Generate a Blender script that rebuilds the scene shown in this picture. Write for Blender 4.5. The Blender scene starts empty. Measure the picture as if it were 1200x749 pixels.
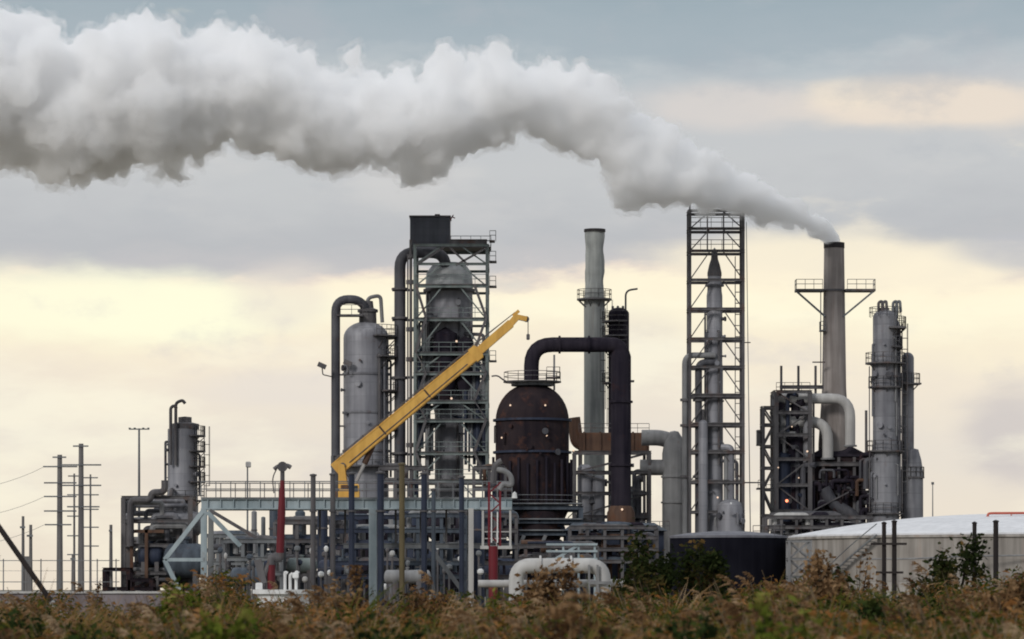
import bpy, math, random
import numpy as np
from mathutils import Vector, noise
R = math.radians
PI = math.pi
random.seed(7)
rng = np.random.default_rng(7)
sc = bpy.context.scene
COL = sc.collection

# ------------------------------------------------------------------ measures
CAMZ, HY, FPX = 3.2, 690.0, 4000.0          # eye height, horizon row of the photo, focal length in photo pixels
class D:
    """a distance from the camera: turns photo measures into metres there"""
    def __init__(s, Y): s.Y = Y; s.k = Y / FPX
    def x(s, px): return (px - 600) * s.k
    def z(s, py): return CAMZ + (HY - py) * s.k
    def p(s, px, py, dy=0.0):
        k = (s.Y + dy) / FPX
        return Vector(((px - 600) * k, s.Y + dy, CAMZ + (HY - py) * k))

# ------------------------------------------------------------------ materials
def newmat(name):
    m = bpy.data.materials.new(name); m.use_nodes = True
    nt = m.node_tree; nt.nodes.clear()
    out = nt.nodes.new('ShaderNodeOutputMaterial')
    return m, nt, out
def lin(c):
    return tuple(((x/255)/12.92 if x/255 <= .04045 else ((x/255+.055)/1.055)**2.4) for x in c)
def ramp(nt, fac, stops, interp='LINEAR'):
    r = nt.nodes.new('ShaderNodeValToRGB'); r.color_ramp.interpolation = interp
    e = r.color_ramp.elements
    while len(e) > 1: e.remove(e[-1])
    e[0].position = stops[0][0]; e[0].color = (*stops[0][1], 1)
    for p, c in stops[1:]:
        n = e.new(p); n.color = (*c, 1)
    if fac is not None: nt.links.new(fac, r.inputs[0])
    return r
def mathn(nt, op, a, b=None, clamp=False):
    n = nt.nodes.new('ShaderNodeMath'); n.operation = op; n.use_clamp = clamp
    for i, v in enumerate((a, b)):
        if v is None: continue
        if isinstance(v, (int, float)): n.inputs[i].default_value = v
        else: nt.links.new(v, n.inputs[i])
    return n.outputs[0]
def mixc(nt, fac, a, b):
    n = nt.nodes.new('ShaderNodeMix'); n.data_type = 'RGBA'
    for sock, v in ((n.inputs[0], fac), (n.inputs[6], a), (n.inputs[7], b)):
        if isinstance(v, (int, float)): sock.default_value = v
        elif isinstance(v, tuple): sock.default_value = (*v, 1)
        else: nt.links.new(v, sock)
    return n.outputs[2]
def metalmat(name, base, dark, rust=0.0, rough=.6, metal=0.0, scale=.35, streak=.55, rustcol=(.13, .055, .03), bands=0.0, spec=.25):
    """painted or clad steel: blotches, vertical run-off streaks, rust patches"""
    m, nt, out = newmat(name)
    L = nt.links.new
    b = nt.nodes.new('ShaderNodeBsdfPrincipled'); L(b.outputs[0], out.inputs[0])
    tc = nt.nodes.new('ShaderNodeTexCoord')
    mp = nt.nodes.new('ShaderNodeMapping'); mp.inputs['Scale'].default_value = (1.6, 1.6, .09); L(tc.outputs['Object'], mp.inputs[0])
    n1 = nt.nodes.new('ShaderNodeTexNoise'); n1.inputs['Scale'].default_value = scale; n1.inputs['Detail'].default_value = 6; L(tc.outputs['Object'], n1.inputs[0])
    n2 = nt.nodes.new('ShaderNodeTexNoise'); n2.inputs['Scale'].default_value = 1.0; n2.inputs['Detail'].default_value = 5; L(mp.outputs[0], n2.inputs[0])
    s = mathn(nt, 'ADD', mathn(nt, 'MULTIPLY', n1.outputs[0], 1 - streak), mathn(nt, 'MULTIPLY', n2.outputs[0], streak))
    r = ramp(nt, s, [(.36, dark), (.6, base)])
    c = r.outputs[0]
    if bands:
        sx = nt.nodes.new('ShaderNodeSeparateXYZ'); L(tc.outputs['Object'], sx.inputs[0])
        fr = mathn(nt, 'FRACT', mathn(nt, 'MULTIPLY', sx.outputs[2], 1 / bands))
        ln = mathn(nt, 'LESS_THAN', fr, .07)
        c = mixc(nt, mathn(nt, 'MULTIPLY', ln, .35), c, dark)
        wn = nt.nodes.new('ShaderNodeTexWhiteNoise'); wn.noise_dimensions = '1D'
        L(mathn(nt, 'FLOOR', mathn(nt, 'MULTIPLY', sx.outputs[2], 1 / bands)), wn.inputs['W'])
        c = mixc(nt, mathn(nt, 'MULTIPLY', wn.outputs[0], .35), c, dark)
    if rust > 0:
        n3 = nt.nodes.new('ShaderNodeTexNoise'); n3.inputs['Scale'].default_value = .6; n3.inputs['Detail'].default_value = 8; n3.inputs['Roughness'].default_value = .65
        L(mp.outputs[0] if streak > .6 else tc.outputs['Object'], n3.inputs[0])
        rr = ramp(nt, n3.outputs[0], [(.62 - .22 * rust, (0, 0, 0)), (.78 - .22 * rust, (1, 1, 1))])
        c = mixc(nt, mathn(nt, 'MULTIPLY', rr.outputs[0], min(1, .35 + rust)), c, rustcol)
    L(c, b.inputs['Base Color'])
    b.inputs['Roughness'].default_value = rough; b.inputs['Metallic'].default_value = metal; b.inputs['Specular IOR Level'].default_value = spec
    return m
def emitmat(name, col, s):
    m, nt, out = newmat(name)
    e = nt.nodes.new('ShaderNodeEmission'); e.inputs[0].default_value = (*col, 1); e.inputs[1].default_value = s
    nt.links.new(e.outputs[0], out.inputs[0]); return m
M = {}
M['clad'] = metalmat('cladding_grey', (.31, .31, .33), (.165, .165, .185), rust=.06, rough=.5, metal=.1, bands=1.6)
M['clad_light'] = metalmat('cladding_light', (.42, .43, .43), (.24, .25, .26), rust=.03, rough=.5, metal=.1, bands=1.5)
M['clad_dark'] = metalmat('cladding_dark', (.27, .27, .285), (.12, .12, .135), rust=.12, rough=.55, metal=.1, bands=1.8)
M['steel'] = metalmat('structural_steel', (.135, .128, .13), (.06, .057, .062), rust=.3)
M['steel_mid'] = metalmat('structural_steel_mid', (.2, .21, .215), (.09, .095, .105), rust=.15)
M['steel_green'] = metalmat('structural_steel_green', (.21, .245, .235), (.11, .13, .13), rust=.15)
M['navy'] = metalmat('navy_paint', (.035, .045, .075), (.014, .018, .032), rust=.1)
M['bluegrey'] = metalmat('blue_grey_paint', (.085, .105, .13), (.035, .042, .055), rust=.1)
M['dock'] = metalmat('pale_blue_grey_paint', (.36, .42, .44), (.2, .25, .27), rust=.05)
M['box'] = metalmat('charcoal_sheet', (.085, .09, .105), (.05, .052, .065), rust=.02, bands=.8)
M['rustdark'] = metalmat('sooty_rusted_plate', (.036, .026, .028), (.011, .009, .014), rust=.4, streak=.3, rustcol=(.095, .043, .03), scale=.25, rough=.85, spec=.1)
M['duct'] = metalmat('sooty_duct', (.032, .027, .036), (.012, .010, .017), rust=.15, rustcol=(.06, .027, .023), rough=.85, spec=.1)
M['rust'] = metalmat('rusty_brown_plate', (.13, .078, .054), (.055, .034, .028), rust=.4, spec=.1)
M['yellow'] = metalmat('crane_yellow', (.74, .43, .10), (.56, .31, .07), rust=.06, scale=.8, rough=.45)
M['red'] = metalmat('red_paint', (.17, .018, .026), (.09, .012, .017), rust=.05)
M['redrail'] = metalmat('red_rail_paint', (.5, .12, .08), (.4, .09, .06))
M['white'] = metalmat('white_paint', (.78, .78, .76), (.55, .55, .54), rust=.03)
M['tankwall'] = metalmat('tank_wall', (.4, .37, .335), (.2, .18, .16), rust=.12, streak=.75, rustcol=(.3, .18, .12), bands=1.9)
M['tankroof'] = metalmat('tank_roof', (.74, .74, .75), (.6, .6, .61), rough=.55)
M['blacktank'] = metalmat('black_tank', (.012, .012, .018), (.006, .006, .01), rough=.9, spec=.05)
M['tankrim'] = metalmat('tank_rim', (.17, .17, .19), (.1, .1, .12))
M['conc'] = metalmat('stack_concrete', (.36, .37, .35), (.22, .23, .225), rust=.02, streak=.7, rough=.85, scale=.5)
M['concbrown'] = metalmat('stack_brown', (.34, .305, .285), (.2, .175, .162), streak=.7, rough=.85, rust=.05)
M['sootrim'] = metalmat('soot', (.05, .045, .045), (.025, .022, .025), rough=.9)
M['pipe'] = metalmat('pipe_grey', (.26, .26, .26), (.14, .14, .145), rust=.1)
M['pipe_light'] = metalmat('pipe_pale', (.5, .49, .47), (.33, .32, .31), rust=.08)
M['pipe_dark'] = metalmat('pipe_dark', (.1, .1, .11), (.045, .045, .055), rust=.15)
M['wood'] = metalmat('dark_timber', (.035, .028, .026), (.016, .013, .014), rough=.9, streak=.8)
M['greywood'] = metalmat('weathered_pole', (.2, .19, .185), (.12, .115, .115), rough=.9, streak=.8)
M['olive'] = metalmat('olive_pole', (.15, .12, .06), (.08, .062, .035), rust=.2)
M['wall'] = metalmat('wall_concrete', (.24, .21, .22), (.13, .11, .115), rough=.9, streak=.8)
M['lamp'] = emitmat('lamp_warm', (1, .72, .52), 1.1)
M['lampred'] = emitmat('lamp_red', (1, .25, .12), 3.0)
M['glass'] = metalmat('cab_glass', (.04, .05, .055), (.03, .035, .04), rough=.1)

# ------------------------------------------------------------------ mesh building
class MB:
    def __init__(s): s.v = []; s.f = []
    def add(s, vs, fs):
        o = len(s.v); s.v += [tuple(v) for v in vs]; s.f += [tuple(i + o for i in f) for f in fs]; return s
    def box(s, x0, x1, y0, y1, z0, z1, bev=0.0):
        if bev:
            b = bev
            vs = []
            for z, i in ((z0, b), (z0 + b, 0), (z1 - b, 0), (z1, b)):
                vs += [(x0+i, y0+i, z), (x1-i, y0+i, z), (x1-i, y1-i, z), (x0+i, y1-i, z)]
            fs = [(3, 2, 1, 0), (12, 13, 14, 15)]
            for k in range(3):
                for j in range(4):
                    a = k*4 + j; c = k*4 + (j+1) % 4
                    fs.append((a, c, c+4, a+4))
            return s.add(vs, fs)
        return s.add([(x0,y0,z0),(x1,y0,z0),(x1,y1,z0),(x0,y1,z0),(x0,y0,z1),(x1,y0,z1),(x1,y1,z1),(x0,y1,z1)],
                     [(3,2,1,0),(4,5,6,7),(0,1,5,4),(1,2,6,5),(2,3,7,6),(3,0,4,7)])
    def frame_of(s, d):
        d = d.normalized()
        up = Vector((0, 0, 1)) if abs(d.z) < .9 else Vector((0, 1, 0))
        a = d.cross(up).normalized(); return a, d.cross(a).normalized() * -1
    def beam(s, p, q, w, h=None, taper=1.0):
        p, q = Vector(p), Vector(q); h = h or w
        a, b = s.frame_of(q - p)
        vs = []
        for c, t in ((p, 1), (q, taper)):
            for i, j in ((-1,-1),(1,-1),(1,1),(-1,1)):
                vs.append(c + a*(i*w/2*t) + b*(j*h/2*t))
        return s.add(vs, [(3,2,1,0),(4,5,6,7),(0,1,5,4),(1,2,6,5),(2,3,7,6),(3,0,4,7)])
    def ibeam(s, p, q, w, h):
        """an I section: two flanges and a web"""
        p, q = Vector(p), Vector(q)
        a, b = s.frame_of(q - p)
        t = h * .12
        s.beam(p + b*(h/2 - t/2), q + b*(h/2 - t/2), w, t)
        s.beam(p - b*(h/2 - t/2), q - b*(h/2 - t/2), w, t)
        return s.beam(p, q, w*.25, h - 2*t + .004)
    def sweep(s, pts, rad, n=10):
        pts = [Vector(p) for p in pts]; m = len(pts)
        if not isinstance(rad, (list, tuple)): rad = [rad]*m
        vs = []; fs = []
        t0 = (pts[1] - pts[0]).normalized(); a, b = s.frame_of(t0)
        for i, p in enumerate(pts):
            t = (pts[min(i+1, m-1)] - pts[max(i-1, 0)]).normalized()
            a = (a - t*a.dot(t)).normalized(); b = t.cross(a)
            for k in range(n):
                an = 2*PI*k/n
                vs.append(p + (a*math.cos(an) + b*math.sin(an))*rad[i])
        for i in range(m-1):
            for k in range(n):
                fs.append((i*n+k, i*n+(k+1) % n, (i+1)*n+(k+1) % n, (i+1)*n+k))
        fs.append(tuple(range(n))[::-1]); fs.append(tuple((m-1)*n+k for k in range(n)))
        return s.add(vs, fs)
    def tube(s, pts, r, bend=0.0, n=10):
        pts = [Vector(p) for p in pts]
        out = [pts[0]]
        for i in range(1, len(pts)-1):
            a, b, c = pts[i-1], pts[i], pts[i+1]
            d = min(bend, (a-b).length*.49, (c-b).length*.49)
            if d < 1e-4: out.append(b); continue
            u = b + (a-b).normalized()*d; w = b + (c-b).normalized()*d
            for k in range(7):
                t = k/6; out.append(u*(1-t)**2 + b*2*t*(1-t) + w*t*t)
        out.append(pts[-1])
        return s.sweep(out, r, n)
    def lathe(s, cx, cy, prof, n=32):
        vs = []; fs = []; rings = []
        for r, z in prof:
            if r < 1e-5: rings.append([len(vs)]); vs.append((cx, cy, z))
            else:
                rings.append(list(range(len(vs), len(vs)+n)))
                vs += [(cx + r*math.cos(2*PI*k/n), cy + r*math.sin(2*PI*k/n), z) for k in range(n)]
        for A, B in zip(rings, rings[1:]):
            for k in range(n):
                k2 = (k+1) % n
                if len(A) == 1 and len(B) == 1: continue
                if len(A) == 1: fs.append((A[0], B[k2], B[k]))
                elif len(B) == 1: fs.append((A[k], A[k2], B[0]))
                else: fs.append((A[k], A[k2], B[k2], B[k]))
        for rg, fl in ((rings[0], True), (rings[-1], False)):
            if len(rg) > 1: fs.append(tuple(rg[::-1]) if fl else tuple(rg))
        return s.add(vs, fs)
    def ball(s, c, r, n=10, sz=1.0):
        return s.lathe(c[0], c[1], [(r*math.sin(PI*i/6), c[2] - r*sz*math.cos(PI*i/6)) for i in range(7)], n)
    def rail(s, pts, z, h=1.15, step=1.5, r=.035, mid=True):
        """posts, a top rail and a knee rail along a polyline"""
        P = [Vector((p[0], p[1], z)) for p in pts]
        for a, b in zip(P, P[1:]):
            L = (b-a).length; n = max(1, round(L/step))
            for i in range(n+1):
                q = a.lerp(b, i/n); s.beam(q, q + Vector((0, 0, h)), r*1.7)
            for hh in ((h, h*.52) if mid else (h,)):
                s.beam(a + Vector((0, 0, hh)), b + Vector((0, 0, hh)), r*2, r*2.002)
        return s
    def ring(s, cx, cy, ri, ro, z, t=.16, a0=0, a1=360, n=28):
        vs = []; fs = []
        full = abs(a1-a0) >= 359.9; m = n if full else n+1
        for k in range(m):
            an = R(a0 + (a1-a0)*k/n); c, d = math.cos(an), math.sin(an)
            vs += [(cx+ri*c, cy+ri*d, z), (cx+ro*c, cy+ro*d, z), (cx+ro*c, cy+ro*d, z+t), (cx+ri*c, cy+ri*d, z+t)]
        for k in range(n):
            a = k*4; b = ((k+1) % m)*4
            for j in range(4): fs.append((a+j, b+j, b+(j+1) % 4, a+(j+1) % 4))
        if not full: fs += [(3, 2, 1, 0), ((m-1)*4, (m-1)*4+1, (m-1)*4+2, (m-1)*4+3)]
        return s.add(vs, fs)
    def ladder(s, x, y, z0, z1, w=.5, cage=True, dirx=1):
        for d in (-w/2, w/2): s.beam((x, y+d, z0), (x, y+d, z1), .07)
        n = int((z1-z0)/.6)
        for i in range(n): s.beam((x, y-w/2, z0+.3+i*.6), (x, y+w/2, z0+.3+i*.6), .05)
        if cage:
            for i in range(int((z1-z0-2)/1.3)):
                z = z0 + 2.2 + i*1.3
                pts = [(x + dirx*.7*math.sin(PI*k/6), y - w*.7*math.cos(PI*k/6), z) for k in range(7)]
                s.sweep(pts, .03, 4)
            for k in (2, 3, 4):
                px, py = x + dirx*.7*math.sin(PI*k/6), y - w*.7*math.cos(PI*k/6)
                s.beam((px, py, z0+2.2), (px, py, z1), .045)
        return s

def link(name, mb, mat, root=None, label=None, smooth=True, ang=35):
    me = bpy.data.meshes.new(name)
    L = Vector(root_world(root)) if root else Vector((0, 0, 0))
    me.from_pydata([(v[0]-L.x, v[1]-L.y, v[2]-L.z) for v in mb.v], [], mb.f)
    me.materials.append(mat); me.validate()
    if smooth:
        me.shade_smooth(); me.set_sharp_from_angle(angle=R(ang))
    o = bpy.data.objects.new(name, me); COL.objects.link(o)
    if root: o.parent = root
    if label: o['label'] = label
    return o
def root_world(o):
    v = Vector((0, 0, 0))
    while o is not None: v += o.location; o = o.parent
    return v
def thing(name, label, cat, loc, group=None, kind=None):
    o = bpy.data.objects.new(name, None); COL.objects.link(o); o.empty_display_size = .5
    o.location = loc; o['label'] = label; o['category'] = cat
    if group: o['group'] = group
    if kind: o['kind'] = kind
    return o
def solo(name, mb, mat, label, cat, loc, group=None, kind=None, **k):
    """a thing that is one mesh, its origin at its base"""
    me_root = type('X', (), {})
    t = bpy.data.objects.new('tmp', None); t.location = loc
    o = link(name, mb, mat, t, **k); o.parent = None; o.location = loc
    bpy.data.objects.remove(t)
    o['label'] = label; o['category'] = cat
    if group: o['group'] = group
    if kind: o['kind'] = kind
    return o
def dup(root, loc, label=None):
    r = root.copy(); COL.objects.link(r); r.location = loc
    if label: r['label'] = label
    for ch in list(root.children):
        c = ch.copy(); COL.objects.link(c); c.parent = r
        for g in ch.children:
            d = g.copy(); COL.objects.link(d); d.parent = c
    return r
def dome(r, z0, h, n=8):
    return [(r*math.cos(PI/2*i/n), z0 + h*math.sin(PI/2*i/n)) for i in range(n)] + [(0, z0+h)]
def part(name, mat, root, fn, label=None, **k):
    mb = MB(); fn(mb); return link(name, mb, M[mat], root, label, **k)
def members(root, mat, cols=(), beams=(), braces=(), cw=.3, bw=.28, dw=.16):
    for p, q in cols: part('column', mat, root, lambda m: m.beam(p, q, cw), smooth=False)
    for p, q in beams: part('beam', mat, root, lambda m: m.ibeam(p, q, bw*.8, bw), smooth=False)
    for p, q in braces: part('brace', mat, root, lambda m: m.beam(p, q, dw), smooth=False)
def lattice(root, mat, x0, x1, y0, y1, zs, z0=0, cw=.35, bw=.3, dw=.16, brace='x', both=True):
    """four columns, girts at the levels, diagonal braces on the front and back bays"""
    zt = zs[-1]
    cols = [((x, y, z0), (x, y, zt)) for x in (x0, x1) for y in (y0, y1)]
    e = cw*.3
    beams = []; br = []
    for z in zs:
        beams += [((x0, y0-e, z), (x1, y0-e, z)), ((x0, y1+e, z), (x1, y1+e, z)), ((x0-e, y0, z), (x0-e, y1, z)), ((x1+e, y0, z), (x1+e, y1, z))]
    lv = [z0] + list(zs)
    for i, (a, b) in enumerate(zip(lv, lv[1:])):
        xm = (x0+x1)/2
        for y in ((y0+e*1.4), (y1-e*1.4))[:2 if both else 1]:
            if brace == 'x': br += [((x0, y, a), (x1, y, b)), ((x1, y+.05, a), (x0, y+.05, b))]
            elif brace == 'k': br += [((x0, y, a), (xm, y, b)), ((x1, y, a), (xm, y, b))]
            elif brace == '/': br += [((x0, y, a), (x1, y, b)) if i % 2 else ((x1, y, a), (x0, y, b))]
            elif brace == 'v': br += [((x0, y, a), (x0 + (x1-x0)*.38, y, b)), ((x1, y, a), (x1 - (x1-x0)*.38, y, b))]
    members(root, mat, cols, beams, br, cw, bw, dw)
def lampball(root, p, r=.17, mat='lamp'):
    part('lamp', mat, root, lambda m: m.ball(p, r*.8, 8))
def ringplat(root, cx, cy, r, w, z, a0=0, a1=360, mat='steel', brackets=6):
    """a ring platform round a column, its railing a part of its own"""
    o = part('platform', mat, root, lambda m: m.ring(cx, cy, r+.02, r+w, z, .18, a0, a1))
    full = abs(a1-a0) >= 359
    pts = [(cx + (r+w-.06)*math.cos(R(a0+(a1-a0)*k/14)), cy + (r+w-.06)*math.sin(R(a0+(a1-a0)*k/14))) for k in range(15)]
    part('railing', mat, o, lambda m: m.rail(pts, z+.18, step=2.0))
    for k in range(brackets):
        an = R(a0 + (a1-a0)*(k+.5)/brackets)
        c, d = math.cos(an), math.sin(an)
        if d > .45: continue            # the side away from the road is never seen
        part('bracket', mat, o, lambda m: m.beam((cx+(r-.05)*c, cy+(r-.05)*d, z-w*.9), (cx+(r+w*.9)*c, cy+(r+w*.9)*d, z-.02), .1))
    return o

def fittings(root, cx, cy, r, z0, z1, seed, n=9, runs=4, mat='clad', pm=('pipe', 'pipe_dark', 'steel', 'clad_dark')):
    """manways, nozzles with flanges and small vertical lines on the side of a column"""
    rr = random.Random(seed)
    for i in range(n):
        an = R(rr.uniform(195, 345)); z = rr.uniform(z0, z1); c, q = math.cos(an), math.sin(an); rad = rr.choice([.1, .15, .26])*min(1, r*.8)
        def f(m):
            P = lambda u: (cx+(r+u)*c, cy+(r+u)*q, z)
            m.sweep([P(-.05), P(.3)], rad, 10); m.sweep([P(.3), P(.42)], rad*1.45, 10)
        part('manway' if rad > .18 else 'nozzle', rr.choice([mat, mat, 'pipe_dark']), root, f)
    for i in range(runs):
        an = R(rr.choice([rr.uniform(186, 235), rr.uniform(290, 354)])); c, q = math.cos(an), math.sin(an); a = rr.uniform(z0, z0+(z1-z0)*.4); b = rr.uniform(z0+(z1-z0)*.55, z1); w = rr.uniform(.06, .17)
        x, y = cx+(r+w+.14)*c, cy+(r+w+.14)*q
        part('small_pipe', rr.choice(pm), root, lambda m: m.tube([(x, y, a), (x, y, b), (cx+(r-.05)*c, cy+(r-.05)*q, b)], w, .25, 7))
        for k in range(int((b-a)/3)):
            part('clip', 'steel', root, lambda m: m.beam((x, y, a+1+k*3), (cx+(r-.03)*c, cy+(r-.03)*q, a+1+k*3), .09))
# ------------------------------------------------------------------ setting
def ground():
    m, nt, out = newmat('ground_soil'); L = nt.links.new
    b = nt.nodes.new('ShaderNodeBsdfPrincipled'); L(b.outputs[0], out.inputs[0]); b.inputs['Roughness'].default_value = .95
    tc = nt.nodes.new('ShaderNodeTexCoord')
    n = nt.nodes.new('ShaderNodeTexNoise'); n.inputs['Scale'].default_value = .08; n.inputs['Detail'].default_value = 10; L(tc.outputs['Object'], n.inputs[0])
    L(ramp(nt, n.outputs[0], [(.35, (.09, .08, .055)), (.55, (.2, .17, .12)), (.7, (.15, .14, .08))]).outputs[0], b.inputs['Base Color'])
    n2 = nt.nodes.new('ShaderNodeTexNoise'); n2.inputs['Scale'].default_value = 3; n2.inputs['Detail'].default_value = 8; L(tc.outputs['Object'], n2.inputs[0])
    bu = nt.nodes.new('ShaderNodeBump'); bu.inputs['Strength'].default_value = .5; L(n2.outputs[0], bu.inputs['Height']); L(bu.outputs[0], b.inputs['Normal'])
    mb = MB(); S = 9000; N = 12
    mb.add([(-S + 2*S*i/N, -S + 2*S*j/N, 0) for j in range(N+1) for i in range(N+1)],
           [(j*(N+1)+i, j*(N+1)+i+1, (j+1)*(N+1)+i+1, (j+1)*(N+1)+i) for j in range(N) for i in range(N)])
    o = link('ground', mb, m); o['kind'] = 'structure'; o['label'] = 'flat brown waste ground under the reeds and refinery'; o['category'] = 'ground'
ground()

# ------------------------------------------------------------------ far left: power poles, masts, fence
def power_poles():
    d = D(520)
    def pole(name, label, px, top, w, arms, yb=0, mat='greywood', group='power poles at far left', w_arm=.22, dist=None):
        dd = D(dist or d.Y)
        b = Vector((dd.x(px), dd.Y, 0)); zt = dd.z(top); r = w/2*dd.k
        t = thing(name, label, 'power pole', b, group)
        part('mast', mat, t, lambda m: m.sweep([b, b+Vector((0,0,zt*.5)), b+Vector((0,0,zt))], [r, r*.85, r*.7], 10))
        for (py, l, rr) in arms:
            z = dd.z(py)
            a = part('crossarm', 'steel_mid', t, lambda m: m.beam((b.x-l*dd.k, b.y-.4, z), (b.x+rr*dd.k, b.y-.4, z), w_arm))
        return t
    pole('power_pole', 'thick grey power pole with five crossarms, left of the pair', 70, 533, 8, [(536, 8, 8), (547, 19, 21), (566, 18, 20), (582, 18, 20), (599, 18, 20), (615, 17, 14)])
    pole('power_pole', 'taller thick grey power pole with a wide top crossarm, right of the pair', 95, 520, 8, [(523, 9, 9), (545, 23, 24), (569, 22, 24), (594, 16, 22)])
    pole('power_pole', 'slim distant power pole with short crossarms seen between the two thick poles', 87, 555, 3, [(558, 7, 7), (580, 8, 8), (605, 8, 8), (628, 8, 8), (650, 8, 8)], dist=700, w_arm=.25)
    pole('power_pole', 'slim distant power pole with short crossarms just right of the taller thick pole', 106, 556, 3, [(560, 9, 9), (580, 10, 10), (597, 10, 10), (618, 10, 10), (640, 10, 10)], dist=700, w_arm=.25)
    pole('steel_pole', 'thin bare pole at far left beside a thicker one', 27, 605, 4.5, [(618, 3, 3)], dist=380, group=None)
    pole('steel_pole', 'short grey pole with thick lower part behind the fence', 36, 615, 5, [(628, 4, 3)], dist=380, group=None)
    pole('steel_pole', 'stubby pale post right of the short grey pole at far left', 33, 652, 12, [], dist=382, group=None)
    pole('steel_pole', 'plain slim pole standing left of the rusty frame', 130, 615, 5, [(622, 2, 2)], dist=420, group=None)
    pole('steel_pole', 'low slim pole between the two thick power poles', 86, 650, 6, [(655, 3, 3)], dist=420, group=None)
    for py, p2, lab in ((547, 575, 'topmost thin power cable leaving the thick poles to the left'), (582, 606, 'middle thin power cable leaving the thick poles to the left'), (615, 640, 'lowest thin power cable leaving the thick poles to the left')):
        A = d.p(52, py, -.4); B = D(400).p(-120, p2)
        solo('power_cable', MB().sweep([A.lerp(B, i/10) - Vector((0, 0, 6*(i/10)*(1-i/10))) for i in range(11)], .03, 5), M['steel_mid'], lab, 'cable', A, 'power cables at far left')
    # light mast with a flat head
    dd = D(450); b = Vector((dd.x(163), dd.Y, 0))
    t = thing('light_mast', 'tall thin light mast with a flat crossbar head, behind the left column', 'light mast', b)
    part('mast', 'steel_mid', t, lambda m: m.sweep([b, (b.x, b.y, dd.z(502))], [.22, .13], 8))
    part('crossbar', 'steel_mid', t, lambda m: m.beam((dd.x(151), b.y, dd.z(503)), (dd.x(175), b.y, dd.z(503)), .22, .16))
    for px in (152, 158, 168, 174):
        part('floodlight', 'steel_mid', t, lambda m: m.box(dd.x(px)-.14, dd.x(px)+.14, b.y-.25, b.y+.1, dd.z(503)+.07, dd.z(503)+.2, .03))
    dd = D(330); b = Vector((dd.x(290), dd.Y, 0))
    t = thing('street_lamp', 'small slim lamp post with a bent head rising above the walkway rail', 'lamp', b)
    part('mast', 'steel_mid', t, lambda m: m.sweep([b, (b.x, b.y, dd.z(548))], [.13, .07], 6))
    part('lamp_head', 'pipe_light', t, lambda m: m.box(dd.x(288), dd.x(294), b.y-.2, b.y+.2, dd.z(548), dd.z(541), .08))
    dd = D(395); b = Vector((dd.x(1093), dd.Y, 0))
    t = thing('light_mast', 'very thin bare mast rising just behind the white tank roof', 'mast', b)
    part('mast', 'steel_mid', t, lambda m: m.sweep([b, (b.x, b.y, dd.z(568))], [.12, .05], 6))
    part('lamp_head', 'steel_mid', t, lambda m: m.box(b.x-.15, b.x+.15, b.y-.1, b.y+.1, dd.z(568), dd.z(565)))
    # wire fence
    dd = D(200)
    t = thing('wire_fence', 'see-through wire fence with two rails crossing in front of the power poles', 'fence', (dd.x(60), dd.Y, 0))
    for px in range(-40, 150, 22):
        part('post', 'steel_mid', t, lambda m: m.beam((dd.x(px), dd.Y, 0), (dd.x(px), dd.Y, dd.z(655)), .06))
    for py in (657, 669, 682):
        part('wire', 'steel_mid', t, lambda m: m.beam((dd.x(-40), dd.Y, dd.z(py)), (dd.x(140), dd.Y, dd.z(py)), .045 if py != 669 else .02))
    # low concrete wall
    dd = D(125)
    t = thing('concrete_wall', 'long low mauve-grey concrete wall at left behind the reeds', 'wall', (dd.x(100), dd.Y, 0))
    part('wall_body', 'wall', t, lambda m: m.box(dd.x(-60), dd.x(262), dd.Y, dd.Y+.5, 0, dd.z(695.5)))
    part('coping', 'pipe_light', t, lambda m: m.box(dd.x(-60)-.1, dd.x(262)+.1, dd.Y-.08, dd.Y+.58, dd.z(695.5), dd.z(693)))
    # leaning pole
    dd = D(95)
    t = thing('leaning_pole', 'black leaning pole with a pale lower sleeve at far left', 'pole', (dd.x(100), dd.Y, 0))
    p0 = dd.p(-40, 562); p1 = dd.p(60, 705); p2 = p1 + (p1-p0).normalized()*3.2
    p2 = p1 + (p1-p0)*(p1.z/(p0.z-p1.z))
    part('shaft', 'wood', t, lambda m: m.sweep([p0, p1], .075, 8))
    part('sleeve', 'pipe_light', t, lambda m: m.sweep([p1, p2], .085, 8))
power_poles()

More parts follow.
